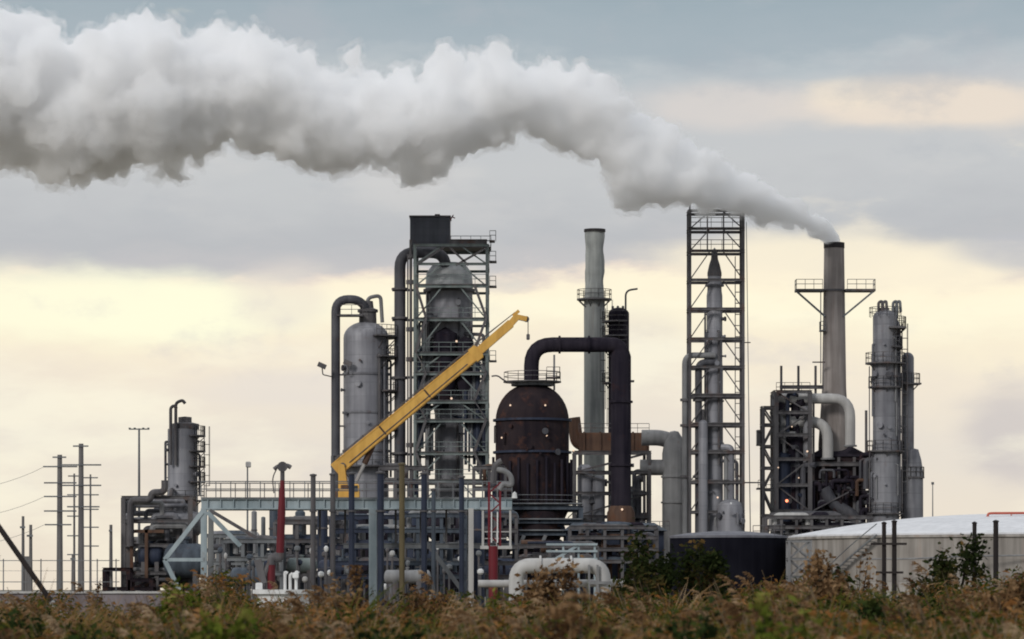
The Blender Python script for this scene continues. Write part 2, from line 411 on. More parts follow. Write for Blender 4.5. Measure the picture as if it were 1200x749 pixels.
# ------------------------------------------------------------------ left column unit
def left_unit():
    d = D(430); cx, cy = d.x(214), 430
    r = 17.5*d.k
    t = thing('distillation_column', 'grey column with two gooseneck vents at far left, standing on dark pipework', 'column', (cx, cy, 0))
    z1 = d.z(503)
    part('shell', 'clad', t, lambda m: m.lathe(cx, cy, [(r*1.05, 0), (r*1.05, d.z(590)), (r, d.z(588)), (r, z1), (0, z1)], 28))
    part('head', 'steel', t, lambda m: m.lathe(cx+.3, cy, [(r*.95, z1), (r*.95, d.z(497)), (r*.45, d.z(495)), (r*.45, d.z(489)), (0, d.z(488))], 20))
    for px, dx, top in ((200, 4, 478), (206, 8, 472)):
        part('vent_pipe', 'steel', t, lambda m: m.tube([d.p(px, 545, -2.1), d.p(px, top, -2.1), d.p(px+dx, top-3, -2.1), d.p(px+dx+3, top+1, -2.1)], .2, .5, 8))
    part('ladder', 'steel', t, lambda m: m.ladder(cx+r+.9, cy-.6, d.z(590), d.z(500)))
    for py in (512, 530, 548, 566): ringplat(t, cx, cy, r, 1.0, d.z(py), -60, 40, brackets=2)
    ringplat(t, cx, cy, r, .9, d.z(588), 0, 360, 'steel')
    fittings(t, cx, cy, r, d.z(585), d.z(510), 1, 7, 3)
    part('nozzle', 'steel', t, lambda m: m.tube([(cx-r*.6, cy-r, d.z(575)), (cx-r*.6, cy-r-1.2, d.z(575)), (cx-r*.6, cy-r-1.2, d.z(600))], .3, .5))
    # support frame in front
    f = thing('pipe_rack', 'dark steel pipe frame crowded with pipes below the far left column', 'pipe rack', (d.x(190), cy-5, 0))
    lattice(f, 'steel', d.x(153), d.x(230), cy-8, cy-3, [d.z(672), d.z(640), d.z(612), d.z(585)], cw=.55, bw=.4, brace='none')
    rr = random.Random(3)
    for i in range(34):
        py = 588 + i*2.95; x0 = rr.uniform(152, 190); x1 = rr.uniform(196, 238); y = cy - rr.uniform(2, 8)
        part('pipe', rr.choice(['pipe_dark', 'steel', 'pipe', 'clad_dark']), f, lambda m: m.tube([(d.x(x0), y, d.z(py+12)), (d.x(x0), y, d.z(py)), (d.x(x1), y, d.z(py)), (d.x(x1), y, d.z(py+14))], rr.uniform(.18, .42), .5, 8))
    part('pipe', 'steel', f, lambda m: m.tube([d.p(153, 640, -9), d.p(153, 586, -9), d.p(176, 586, -9), d.p(178, 577, -9), d.p(193, 577, -9), d.p(193, 563, -9)], .42, .7, 10))
    for px in (163, 180): part('column', 'rust', f, lambda m: m.beam((d.x(px), cy-8.4, 0), (d.x(px), cy-8.4, d.z(622)), .4))
    part('beam', 'rust', f, lambda m: m.beam((d.x(160), cy-8.4, d.z(624)), (d.x(200), cy-8.4, d.z(624)), .4))
    # drums
    for (px0, px1, py, rad, lab, mat, y) in ((168, 199, 652, 12, 'dark navy horizontal drum in the pipe frame at far left', 'navy', -7),
                                            (205, 242, 615, 14, 'grey horizontal drum at the foot of the far left column', 'clad_dark', -5),
                                            (200, 250, 658, 20, 'large grey horizontal drum behind the walkway end brace', 'bluegrey', -9)):
        drum(lab, d.x(px0), d.x(px1), cy+y, d.z(py), rad*d.k, mat)
    # rusty frame
    f = thing('steel_gantry', 'rusty low steel frame at the left edge of the plant', 'frame', (d.x(150), cy-12, 0))
    lattice(f, 'rustdark', d.x(137), d.x(164), cy-13, cy-10, [d.z(690), d.z(668)], cw=.5, bw=.45, brace='none')
    f = thing('steel_gantry', 'low dark frame between the pipe frame and the walkway end brace', 'frame', (d.x(180), cy-12, 0))
    lattice(f, 'rustdark', d.x(166), d.x(190), cy-13, cy-10, [d.z(690), d.z(680)], cw=.5, bw=.45, brace='/')
def drum(label, x0, x1, y, z, r, mat='clad_dark', group=None, saddles=True):
    L = x1-x0; t = thing('horizontal_drum', label, 'drum', ((x0+x1)/2, y, 0), group)
    def sh(m):
        pts = []; rad = []
        for i in range(6):
            a = PI/2*i/5; pts.append((x0 + r*.5*(1-math.sin(a)), y, z)); rad.append(max(.02, r*math.cos(a)))
        P = list(zip(pts[::-1], rad[::-1]))
        P = [((x0 + r*.5*(1-math.sin(PI/2*i/5)) , y, z), max(.02, r*math.cos(PI/2*i/5))) for i in range(5, -1, -1)]
        Q = [((x1 - r*.5*(1-math.sin(PI/2*i/5)), y, z), max(.02, r*math.cos(PI/2*i/5))) for i in range(0, 6)]
        A = P + Q
        m.sweep([a for a, b in A], [b for a, b in A], 20)
    part('shell', mat, t, sh)
    if saddles:
        for q in (.25, .75):
            part('saddle', 'steel', t, lambda m: m.box(x0+L*q-.25, x0+L*q+.25, y-r*.8, y+r*.8, 0, z-r*.55))
    part('nozzle', mat, t, lambda m: m.lathe((x0+x1)/2, y, [(r*.2, z+r*.8), (r*.2, z+r*1.25), (r*.3, z+r*1.25), (r*.3, z+r*1.4), (0, z+r*1.4)], 10))
    return t
left_unit()

# ------------------------------------------------------------------ the jetty walkway
def walkway():
    d = D(270); y0, y1 = 270, 274
    x0, x1 = d.x(236), d.x(600); zd = d.z(585)
    t = thing('elevated_walkway', 'long pale blue-grey elevated walkway on posts across the middle of the plant', 'walkway', ((x0+x1)/2, 272, 0))
    for y in (y0, y1): part('girder', 'dock', t, lambda m: m.ibeam((x0, y, d.z(590.5)), (x1, y, d.z(590.5)), .5, 13*d.k), smooth=False)
    part('deck', 'steel_mid', t, lambda m: m.box(x0, x1, y0-.3, y1+.3, zd+.02, zd+.14))
    for y in (y0-.25, y1+.25):
        part('railing', 'steel_mid' if y < y1 else 'steel', t, lambda m: m.rail([(x0, y), (x1, y)], zd+.14, 1.25, 1.15, .04))
    for i in range(24):
        x = x0 + (x1-x0)*(i+.5)/24
        part('stiffener', 'dock', t, lambda m: m.box(x-.04, x+.04, y0-.22, y0-.1, d.z(596), d.z(585.5)))
    for px, w, mat, yy in ((239, 7, 'dock', y0), (437, 9, 'dock', y0-.1), (552, 6, 'pipe_light', y0-.1)):
        part('leg', mat, t, lambda m: m.beam((d.x(px), yy, 0), (d.x(px), yy, d.z(596)), w*d.k))
    for px, w in ((242, 6), (440, 7), (550, 6)):
        part('leg', 'steel_mid', t, lambda m: m.beam((d.x(px), y1, 0), (d.x(px), y1, d.z(596)), w*d.k))
    for a, b, mat, w in (((237, 600), (193, 656), 'dock', 5), ((193, 656), (218, 708), 'dock', 5), ((193, 656), (239, 656), 'dock', 4),
                         ((243, 600), (282, 640), 'dock', 5), ((246, 598), (300, 630), 'steel', 4), ((500, 636), (540, 690), 'steel_mid', 5)):
        part('brace', mat, t, lambda m: m.beam(d.p(*a, -.15), d.p(*b, -.15), w*d.k), smooth=False)
    # lower service level
    part('beam', 'steel_mid', t, lambda m: m.ibeam((d.x(400), y1-.8, d.z(639)), (d.x(600), y1-.8, d.z(639)), .25, .4), smooth=False)
    for px in (372, 402, 432, 462, 492, 522):   # hangers
        part('hanger', 'steel', t, lambda m: m.beam((d.x(px), y1-.6, d.z(639)), (d.x(px), y1-.6, d.z(596)), .16))
    # white service cage at the right end
    c = thing('service_cage', 'white framed cage hanging under the right end of the walkway', 'cage', (d.x(582), 269, 0))
    zb, zt = d.z(640), d.z(598)
    for px in (566, 598):
        for y in (268.2, 269.5): part('post', 'pipe_light', c, lambda m: m.beam((d.x(px), y, zb), (d.x(px), y, zt), .17))
    part('floor', 'pipe_light', c, lambda m: m.box(d.x(563), d.x(600), 268, 269.7, zb-.25, zb))
    part('top_frame', 'dock', c, lambda m: m.box(d.x(563), d.x(600), 268, 269.7, zt, zt+.2))
    part('railing', 'pipe_light', c, lambda m: m.rail([(d.x(566), 268.25), (d.x(598), 268.25)], zb, 1.1, 1.1))
    # dark posts in front
    for px, w, top, mat, lab in ((367, 6, 558, 'steel', 'slim black post right of the red loading arm'),
                                 (390, 6, 557, 'steel', 'black post just left of the crane base'),
                                 (412, 7, 556, 'navy', 'navy post directly in front of the crane base'),
                                 (446, 8, 555, 'navy', 'thick navy post right of the pale walkway leg'),
                                 (497, 7, 556, 'navy', 'navy post under the tall framed reactor'),
                                 (541, 6, 560, 'navy', 'navy post left of the white cage'),
                                 (508, 5, 575, 'bluegrey', 'short blue-grey post under the tall framed reactor')):
        dd = D(267); bz = Vector((dd.x(px), 267, 0))
        q = thing('steel_post', lab, 'post', bz, 'dark posts in front of the walkway')
        part('shaft', mat, q, lambda m: m.sweep([bz, (bz.x, 267, dd.z(top))], w/2*dd.k, 10))
        part('cap', 'steel', q, lambda m: m.lathe(bz.x, 267, [(w*.7*dd.k, dd.z(top)), (w*.7*dd.k, dd.z(top-2)), (0, dd.z(top-3))], 10))
        part('flange', 'steel', q, lambda m: m.lathe(bz.x, 267, [(w*.72*dd.k, dd.z(600)), (w*.72*dd.k, dd.z(598))], 10))
    dd = D(266); bz = Vector((dd.x(471), 266, 0))
    q = thing('steel_post', 'olive-brown tall post in front of the walkway', 'post', bz)
    part('shaft', 'olive', q, lambda m: m.sweep([bz, (bz.x, 266, dd.z(545))], 3.2*dd.k, 10))
    part('cap', 'olive', q, lambda m: m.lathe(bz.x, 266, [(.3, dd.z(545)), (.3, dd.z(543)), (0, dd.z(542))], 10))
walkway()

# ------------------------------------------------------------------ red loading arms
def arms():
    d = D(262)
    b = Vector((d.x(332), 262, 0))
    t = thing('loading_arm', 'dark red marine loading arm with black knuckle on a white pad', 'loading arm', b)
    part('pad', 'white', t, lambda m: m.lathe(b.x, b.y, [(2.0, 0), (2.0, d.z(697)), (2.35, d.z(696)), (2.35, d.z(691)), (0, d.z(691))], 28))
    part('boom', 'red', t, lambda m: m.sweep([d.p(331, 563), d.p(330, 600), d.p(328, 652)], [.17, .3, .3], 12))
    part('inner_pipe', 'red', t, lambda m: m.tube([d.p(318, 656), d.p(318, 692)], .3, .0, 12))
    part('joint', 'steel', t, lambda m: m.tube([d.p(328, 648), d.p(328, 655), d.p(318, 652), d.p(318, 662)], .33, .4, 12))
    part('knuckle', 'steel', t, lambda m: m.tube([d.p(331, 570), d.p(331, 548), d.p(336, 545), d.p(341, 548)], .17, .3, 8))
    part('knuckle', 'steel', t, lambda m: m.tube([d.p(331, 552), d.p(327, 545), d.p(321, 550)], .15, .3, 8))
    part('sheave', 'steel', t, lambda m: m.sweep([d.p(331, 547, -.25), d.p(331, 547, .25)], .4, 14))
    part('elbow', 'steel', t, lambda m: m.tube([d.p(331, 650), d.p(322, 650), d.p(310, 672), d.p(308, 690)], .24, .5, 10))
    part('counterweight', 'steel', t, lambda m: m.beam(d.p(302, 656), d.p(309, 684), .55))
    part('cable', 'steel', t, lambda m: m.tube([d.p(325, 548), d.p(319, 560), d.p(321, 578)], .05, .5, 5))
    for px in (334, 340, 347): part('riser', 'white', t, lambda m: m.tube([d.p(px, 692, .4), d.p(px, 674-abs(px-340)*.6, .4), d.p(px+3, 672, .4)], .12, .2, 8))
    part('valve', 'white', t, lambda m: m.box(d.x(343), d.x(350), 261.5, 262.3, d.z(678), d.z(671), .08))
    part('valve', 'white', t, lambda m: m.box(d.x(300), d.x(308), 261.5, 262.3, d.z(692), d.z(683), .08))
    d = D(264); b = Vector((d.x(578), 264, 0))
    t = thing('loading_arm', 'red loading arm with white stripes rising through the white cage', 'loading arm', b)
    part('boom', 'red', t, lambda m: m.sweep([b, (b.x, b.y, d.z(640))], .36, 12))
    for px in (573, 586): part('riser', 'red', t, lambda m: m.beam((d.x(px), b.y, d.z(640)), (d.x(px), b.y, d.z(565)), .17))
    for i in range(6): part('brace', 'red', t, lambda m: m.beam((d.x(573 if i % 2 else 586), b.y, d.z(638-i*12)), (d.x(586 if i % 2 else 573), b.y, d.z(626-i*12)), .11))
    for px in (576, 583): part('riser', 'white', t, lambda m: m.beam((d.x(px), b.y-.2, d.z(636)), (d.x(px), b.y-.2, d.z(600)), .1))
    part('hose', 'pipe', t, lambda m: m.tube([d.p(585, 574), d.p(590, 566), d.p(600, 570), d.p(599, 558), d.p(592, 552), d.p(582, 550)], .22, .8, 10))
    part('knuckle', 'steel', t, lambda m: m.tube([d.p(578, 566), d.p(580, 545), d.p(588, 540)], .24, .5, 8))
    part('cone', 'white', t, lambda m: m.lathe(d.x(603), b.y, [(.22, d.z(584)), (.16, d.z(578)), (0, d.z(576))], 10))
arms()

# ------------------------------------------------------------------ crane
def crane():
    d = D(345); b = Vector((d.x(406), 345, 0))
    t = thing('mobile_crane', 'yellow telescopic crane with its long boom raised to the right', 'crane', b)
    part('pedestal', 'steel', t, lambda m: m.lathe(b.x, b.y, [(1.5, 0), (1.1, 1), (1.0, d.z(592)), (1.4, d.z(590)), (1.4, d.z(587)), (0, d.z(587))], 20))
    part('body', 'yellow', t, lambda m: m.box(d.x(397), d.x(421), 343.7, 346.4, d.z(587), d.z(574), .15))
    part('machinery_deck', 'rust', t, lambda m: (m.box(d.x(391), d.x(397)-.03, 343.8, 346.3, d.z(587), d.z(576), .1), m.box(d.x(400), d.x(408), 344, 346, d.z(573.9), d.z(568), .1)))
    for y in (344.05, 345.75): part('boom_bracket', 'yellow', t, lambda m: m.add([(d.x(397), y, d.z(574.1)), (d.x(408), y, d.z(574.1)), (d.x(404), y, d.z(545)), (d.x(397), y, d.z(543)), (d.x(397), y+.25, d.z(574.1)), (d.x(408), y+.25, d.z(574.1)), (d.x(404), y+.25, d.z(545)), (d.x(397), y+.25, d.z(543))], [(0,1,2,3),(7,6,5,4),(0,4,5,1),(1,5,6,2),(2,6,7,3),(3,7,4,0)]), smooth=False)
    c = part('cab', 'yellow', t, lambda m: m.box(d.x(412), d.x(422), 342.6, 343.66, d.z(585), d.z(568), .12))
    part('window', 'glass', c, lambda m: m.box(d.x(414), d.x(420.5), 342.56, 342.62, d.z(577), d.z(570)))
    P0, P1, P2, P3 = d.p(399, 546), d.p(562, 411), d.p(588, 388), d.p(607, 370)
    u = (P1-P0).normalized(); nrm = Vector((-u.z, 0, u.x))
    def seg(m, a, b, w, h, h2=None):
        h2 = h2 or h
        vs = []
        for c_, hh in ((a, h), (b, h2)):
            for i, j in ((-.5, -.5), (.5, -.5), (.5, .5), (-.5, .5)):
                vs.append(c_ + Vector((0, i*w, 0)) + nrm*(j*hh))
        m.add(vs, [(3,2,1,0),(4,5,6,7),(0,1,5,4),(1,2,6,5),(2,3,7,6),(3,0,4,7)])
    part('boom_section', 'yellow', t, lambda m: seg(m, P0 - u*.7, P1, 1.3, 1.42, 1.2), smooth=False)
    part('boom_section', 'yellow', t, lambda m: seg(m, P1 + u*.003, P2 + u*1.2, 1.0, .85, .85), smooth=False)
    part('boom_section', 'yellow', t, lambda m: seg(m, P2 + u*1.21, P3, .75, .66), smooth=False)
    part('boom_collar', 'yellow', t, lambda m: seg(m, P1 - u*.9, P1 - u*.1, 1.42, 1.5), smooth=False)
    for k in (.3, .62): part('boom_collar', 'rust', t, lambda m: seg(m, P0.lerp(P1, k), P0.lerp(P1, k)+u*.18, 1.36, 1.5-.22*k), smooth=False)
    part('boom_head', 'yellow', t, lambda m: (m.beam(P3 - u*.2, P3 + Vector((.9, 0, -.35)), .7, .5), m.beam(P3+nrm*.3 - u*.4, P3 + Vector((.1, 0, .5)), .5, .3)))
    part('sheave', 'steel', t, lambda m: m.sweep([P3 + Vector((.85, -.2, -.35)), P3 + Vector((.85, .2, -.35))], .3, 12))
    part('hook_line', 'steel', t, lambda m: m.sweep([P3 + Vector((1.02, 0, -.4)), P3 + Vector((1.02, 0, -1.9))], .045, 6))
    part('hook_block', 'steel', t, lambda m: m.box(P3.x+.85, P3.x+1.2, 344.8, 345.2, P3.z-2.45, P3.z-1.85, .08))
    for off, mm, w in ((.82, 'steel', .05), (.92, 'steel', .035)):
        part('hoist_rope', mm, t, lambda m: m.sweep([P0 + nrm*off, P1 + nrm*(off-.05), P3 + nrm*.45], w, 5))
    for k in (.2, .45, .7, .93): part('rope_guide', 'steel', t, lambda m: m.beam(P0.lerp(P1, k) + nrm*.5, P0.lerp(P1, k) + nrm*.98, .12))
    part('hose_line', 'steel', t, lambda m: m.sweep([P0.lerp(P1, .05) + Vector((0, -.7, 0)) - nrm*.35, P0.lerp(P1, .9) + Vector((0, -.68, 0)) - nrm*.3], .05, 5))
    part('boom_edge', 'yellow', t, lambda m: (m.beam(P0 + Vector((0, -.66, 0)) + nrm*.62, P1 - u + Vector((0, -.66, 0)) + nrm*.5, .07), m.beam(P0 + Vector((0, -.66, 0)) - nrm*.62, P1 - u + Vector((0, -.66, 0)) - nrm*.5, .07)))
    A, B = d.p(415, 570), d.p(437, 522)
    part('lift_cylinder', 'rust', t, lambda m: m.sweep([A.lerp(B, .55), B], .3, 12))
    part('piston_rod', 'pipe_light', t, lambda m: m.sweep([A, A.lerp(B, .56)], .19, 12))
    part('pivot_pin', 'steel', t, lambda m: m.sweep([P0 + Vector((.25, -.85, 0)), P0 + Vector((.25, .85, 0))], .3, 14))
crane()

# ------------------------------------------------------------------ vessel with swan neck pipe
def vessel_swan():
    d = D(400); cx, cy = d.x(429), 400; r = 26.5*d.k
    t = thing('process_vessel', 'tall round-topped grey vessel with a big swan neck pipe on its left', 'vessel', (cx, cy, 0))
    prof = [(r, 0), (r, d.z(396))]
    part('shell', 'clad', t, lambda m: m.lathe(cx, cy, prof + dome(r, d.z(396), 1.9)[1:], 40))
    for py in (440, 485, 530): part('stiffener_ring', 'clad_dark', t, lambda m: m.ring(cx, cy, r-.01, r+.14, d.z(py), .25))
    part('nozzle', 'steel', t, lambda m: m.lathe(cx+.2, cy, [(1.05, d.z(382)), (1.0, d.z(366)), (1.2, d.z(366)), (1.2, d.z(363)), (.7, d.z(361)), (.6, d.z(353)), (0, d.z(352))], 18))
    part('swan_pipe', 'pipe_dark', t, lambda m: m.tube([(d.x(394), cy-1.2, 0), (d.x(394), cy-1.2, d.z(352)), (d.x(424), cy-1.2, d.z(352)), d.p(433, 372, 0)], .52, 2.0, 14))
    part('vent_pipe', 'pipe', t, lambda m: m.tube([d.p(430, 360), d.p(431, 349), d.p(446, 346), d.p(448, 378)], .22, .6, 8))
    for py, a0, a1 in ((396, -70, 60), (420, -60, 60), (460, -50, 40), (505, -50, 40), (548, 0, 360)):
        ringplat(t, cx, cy, r, 1.5, d.z(py), a0, a1, 'steel', 4)
    part('platform', 'steel', t, lambda m: m.box(d.x(396), d.x(426), cy-2.2, cy-.4, d.z(372), d.z(370)))
    part('railing', 'steel', t, lambda m: m.rail([(d.x(400), cy-2.1), (d.x(426), cy-2.1)], d.z(370), 1.1, 1.2))
    part('ladder', 'steel', t, lambda m: m.ladder(cx+r+.9, cy-1.2, d.z(560), d.z(360)))
    for py in (440, 500): part('pipe_bracket', 'steel', t, lambda m: m.beam((d.x(391), cy-1.2, d.z(py)), (cx-r+.2, cy-1.2, d.z(py)), .2))
    fittings(t, cx, cy, r, d.z(570), d.z(405), 2, 12, 5)
    # floodlights
    for px, py, px2, lab in ((379, 431, 392, 'black floodlight on a bracket left of the swan neck pipe'), (409, 428, 409, 'small black floodlight on the front of the grey vessel')):
        f = part('floodlight', 'steel', t, lambda m: m.beam((d.x(px)-.45, cy-3.1, d.z(py)+.25), (d.x(px)+.45, cy-3.1, d.z(py)-.15), .6, .55))
        part('bracket', 'steel', f, lambda m: m.tube([(d.x(px), cy-3.1, d.z(py)), (d.x(px)+.1, cy-3.1, d.z(py+10)), (d.x(px2), cy-1.4 if px < 400 else cy-2.4, d.z(py+12))], .07, .2, 6))
vessel_swan()

# ------------------------------------------------------------------ tall framed reactor
def reactor():
    d = D(400); cy = 402
    xl, xr = d.x(487), d.x(571); y0, y1 = cy-4.6, cy+4.6
    t = thing('reactor_tower', 'tall steel framed reactor tower with a charcoal box house on top', 'tower', (d.x(527), cy, 0))
    lv = [640, 600, 565, 533, 495, 473, 440, 417, 377, 338, 312, 290]
    lattice(t, 'steel_green', xl, xr, y0, y1, [d.z(p) for p in lv], cw=.36, bw=.3, dw=.16, brace='v', both=False)
    cx = d.x(526); r = 27.5*d.k
    prof = [(14*d.k, d.z(640)), (17*d.k, d.z(600)), (17*d.k, d.z(485)), (23*d.k, d.z(455)), (r, d.z(445)), (r, d.z(338))] + dome(r, d.z(338), 2.6)[1:]
    part('shell', 'clad', t, lambda m: m.lathe(cx, cy, [(17*d.k, 0)] + prof[1:], 40))
    part('head', 'clad_light', t, lambda m: m.lathe(cx, cy, [(r+.05, d.z(340)), (r+.05, d.z(333)), (r*.97, d.z(318)), (r*.72, d.z(309)), (r*.42, d.z(306)), (0, d.z(305))], 40))
    part('stiffener_ring', 'steel', t, lambda m: m.ring(cx, cy, r-.01, r+.3, d.z(341), .35))
    fittings(t, cx, cy, r, d.z(440), d.z(342), 3, 10, 6, 'clad_dark')
    fittings(t, cx, cy, 17*d.k, d.z(600), d.z(485), 4, 8, 6, 'clad_dark')
    # dark drum wedge in front
    part('cyclone', 'duct', t, lambda m: m.lathe(d.x(522), cy-3.2, [(.3, d.z(480)), (1.2, d.z(455)), (1.4, d.z(440)), (1.4, d.z(392)), (0, d.z(384))], 20))
    part('cyclone', 'duct', t, lambda m: m.lathe(d.x(545), cy-3.0, [(.3, d.z(470)), (1.0, d.z(450)), (1.0, d.z(400)), (0, d.z(394))], 20))
    # house and its deck
    h = part('machine_house', 'box', t, lambda m: m.box(d.x(480), d.x(527), cy-.4, cy+4.4, d.z(287), d.z(252.5), .06), smooth=False)
    part('roof', 'steel', h, lambda m: m.box(d.x(479), d.x(528), cy-.5, cy+4.5, d.z(252.4), d.z(250.8)))
    part('vent', 'steel', h, lambda m: m.box(d.x(509), d.x(515), cy+.2, cy+2, d.z(250.7), d.z(248.5)))
    part('flag', 'red', h, lambda m: (m.beam((d.x(527.5), cy-.3, d.z(256)), (d.x(531), cy-.3, d.z(250)), .12), m.beam((d.x(529), cy-.3, d.z(252)), (d.x(533), cy-.3, d.z(254)), .12)))
    for p, q in (((527, 287), (571, 287)),): part('beam', 'steel', t, lambda m: m.ibeam((d.x(p[0]), y0, d.z(286)), (d.x(q[0]), y0, d.z(286)), .4, .55), smooth=False)
    part('deck', 'steel', t, lambda m: m.box(d.x(480), d.x(575), cy-.5, y1+.2, d.z(288.5), d.z(287.2)))
    part('railing', 'steel_green', t, lambda m: m.rail([(d.x(528), cy-.4), (d.x(575), cy-.4), (d.x(575), y1+.1), (d.x(528), y1+.1)], d.z(287), 1.2, 1.1))
    for a, b in (((527, 290), (549, 311)), ((571, 290), (534, 311)), ((489, 310), (520, 290))):
        part('brace', 'steel', t, lambda m: m.beam(d.p(*a, -2.7), d.p(*b, -2.7), .24))
    for py in (285, 309, 338, 425):   # outrigger landings
        o = part('landing', 'steel', t, lambda m: m.box(xr+.25, d.x(582 if py != 285 else 580), cy-4, cy-2.2, d.z(py), d.z(py-1.6)))
        part('railing', 'steel_green', o, lambda m: m.rail([(xr+.3, cy-3.9), (d.x(581), cy-3.9), (d.x(581), cy-2.3)], d.z(py-1.6), 1.1, .8))
    for py in lv[2:10]:                # working floors with hand rails
        o = part('floor', 'steel', t, lambda m: (m.box(xl, xr, y0-.3, cy-r-.15, d.z(py)+.19, d.z(py)+.28)))
        part('railing', 'steel_green', o, lambda m: m.rail([(xl, y0-.25), (xr, y0-.25)], d.z(py)+.28, 1.1, 1.3, .035))
    for i, (a, b) in enumerate(zip(lv[2:9], lv[3:10])):   # stairs on the left and right edges
        xs = (d.x(488), d.x(500)) if i % 2 else (d.x(500), d.x(488))
        part('stair', 'steel', t, lambda m: m.beam((xs[0], y0-.6, d.z(a)+.2), (xs[1], y0-.6, d.z(b)+.2), .3, .12))
        xs = (d.x(556), d.x(570)) if i % 2 else (d.x(570), d.x(556))
        part('stair', 'steel', t, lambda m: m.beam((xs[0], y0-.6, d.z(a)+.2), (xs[1], y0-.6, d.z(b)+.2), .3, .12))
    rr = random.Random(11)
    for i in range(34):
        px = rr.choice([490, 501, 506, 546, 553, 492, 494, 497, 556, 560, 564, 567, 503, 550]); a = rr.uniform(560, 480); b = a - rr.uniform(40, 130)
        part('pipe', rr.choice(['pipe_dark', 'navy', 'pipe', 'steel_mid']), t, lambda m: m.tube([(d.x(px), y0+rr.uniform(.6, 1.6), d.z(a)), (d.x(px), y0+1.4, d.z(b)), (cx, cy-1, d.z(b)+.3)], rr.uniform(.12, .3), .5, 8))
    for px, py in ((535, 400), (529, 467)): lampball(t, d.p(px, py, -5), .16)
    # big transfer line
    p = thing('transfer_pipe', 'thick grey pipe rising left of the framed reactor and bending over into its top', 'pipe', (d.x(468), cy-3, 0))
    part('pipe_run', 'pipe_dark', p, lambda m: m.tube([(d.x(469), cy-3, 0), (d.x(469), cy-3, d.z(297)), (d.x(519), cy-3, d.z(297)), (d.x(524), cy-1, d.z(318))], .66, 1.8, 18))
    for py in (341, 375, 445, 533): part('flange', 'steel', p, lambda m: m.lathe(d.x(469), cy-3, [(.98, d.z(py)), (.98, d.z(py-2.5))], 18))
    for py in (341, 376, 443, 533): part('bracket', 'steel', p, lambda m: m.beam((d.x(460), cy-3, d.z(py)), (xl, cy-3, d.z(py)), .28))
    for px, w, top, lab in ((482, .17, 283, 'thin black riser pipe nearest the framed reactor'), (478.5, .09, 300, 'very thin black riser pipe beside the thick grey pipe')):
        q = thing('riser_pipe', lab, 'pipe', (d.x(px), cy-4, 0))
        part('pipe_run', 'steel', q, lambda m: m.sweep([(d.x(px), cy-4, 0), (d.x(px), cy-4, d.z(top))], w, 8))
        for py in (300, 330, 385, 420, 470, 520):
            if py > top: part('flange', 'steel', q, lambda m: m.lathe(d.x(px), cy-4, [(w*2.2, d.z(py+5)), (w*2.2, d.z(py))], 8))
reactor()

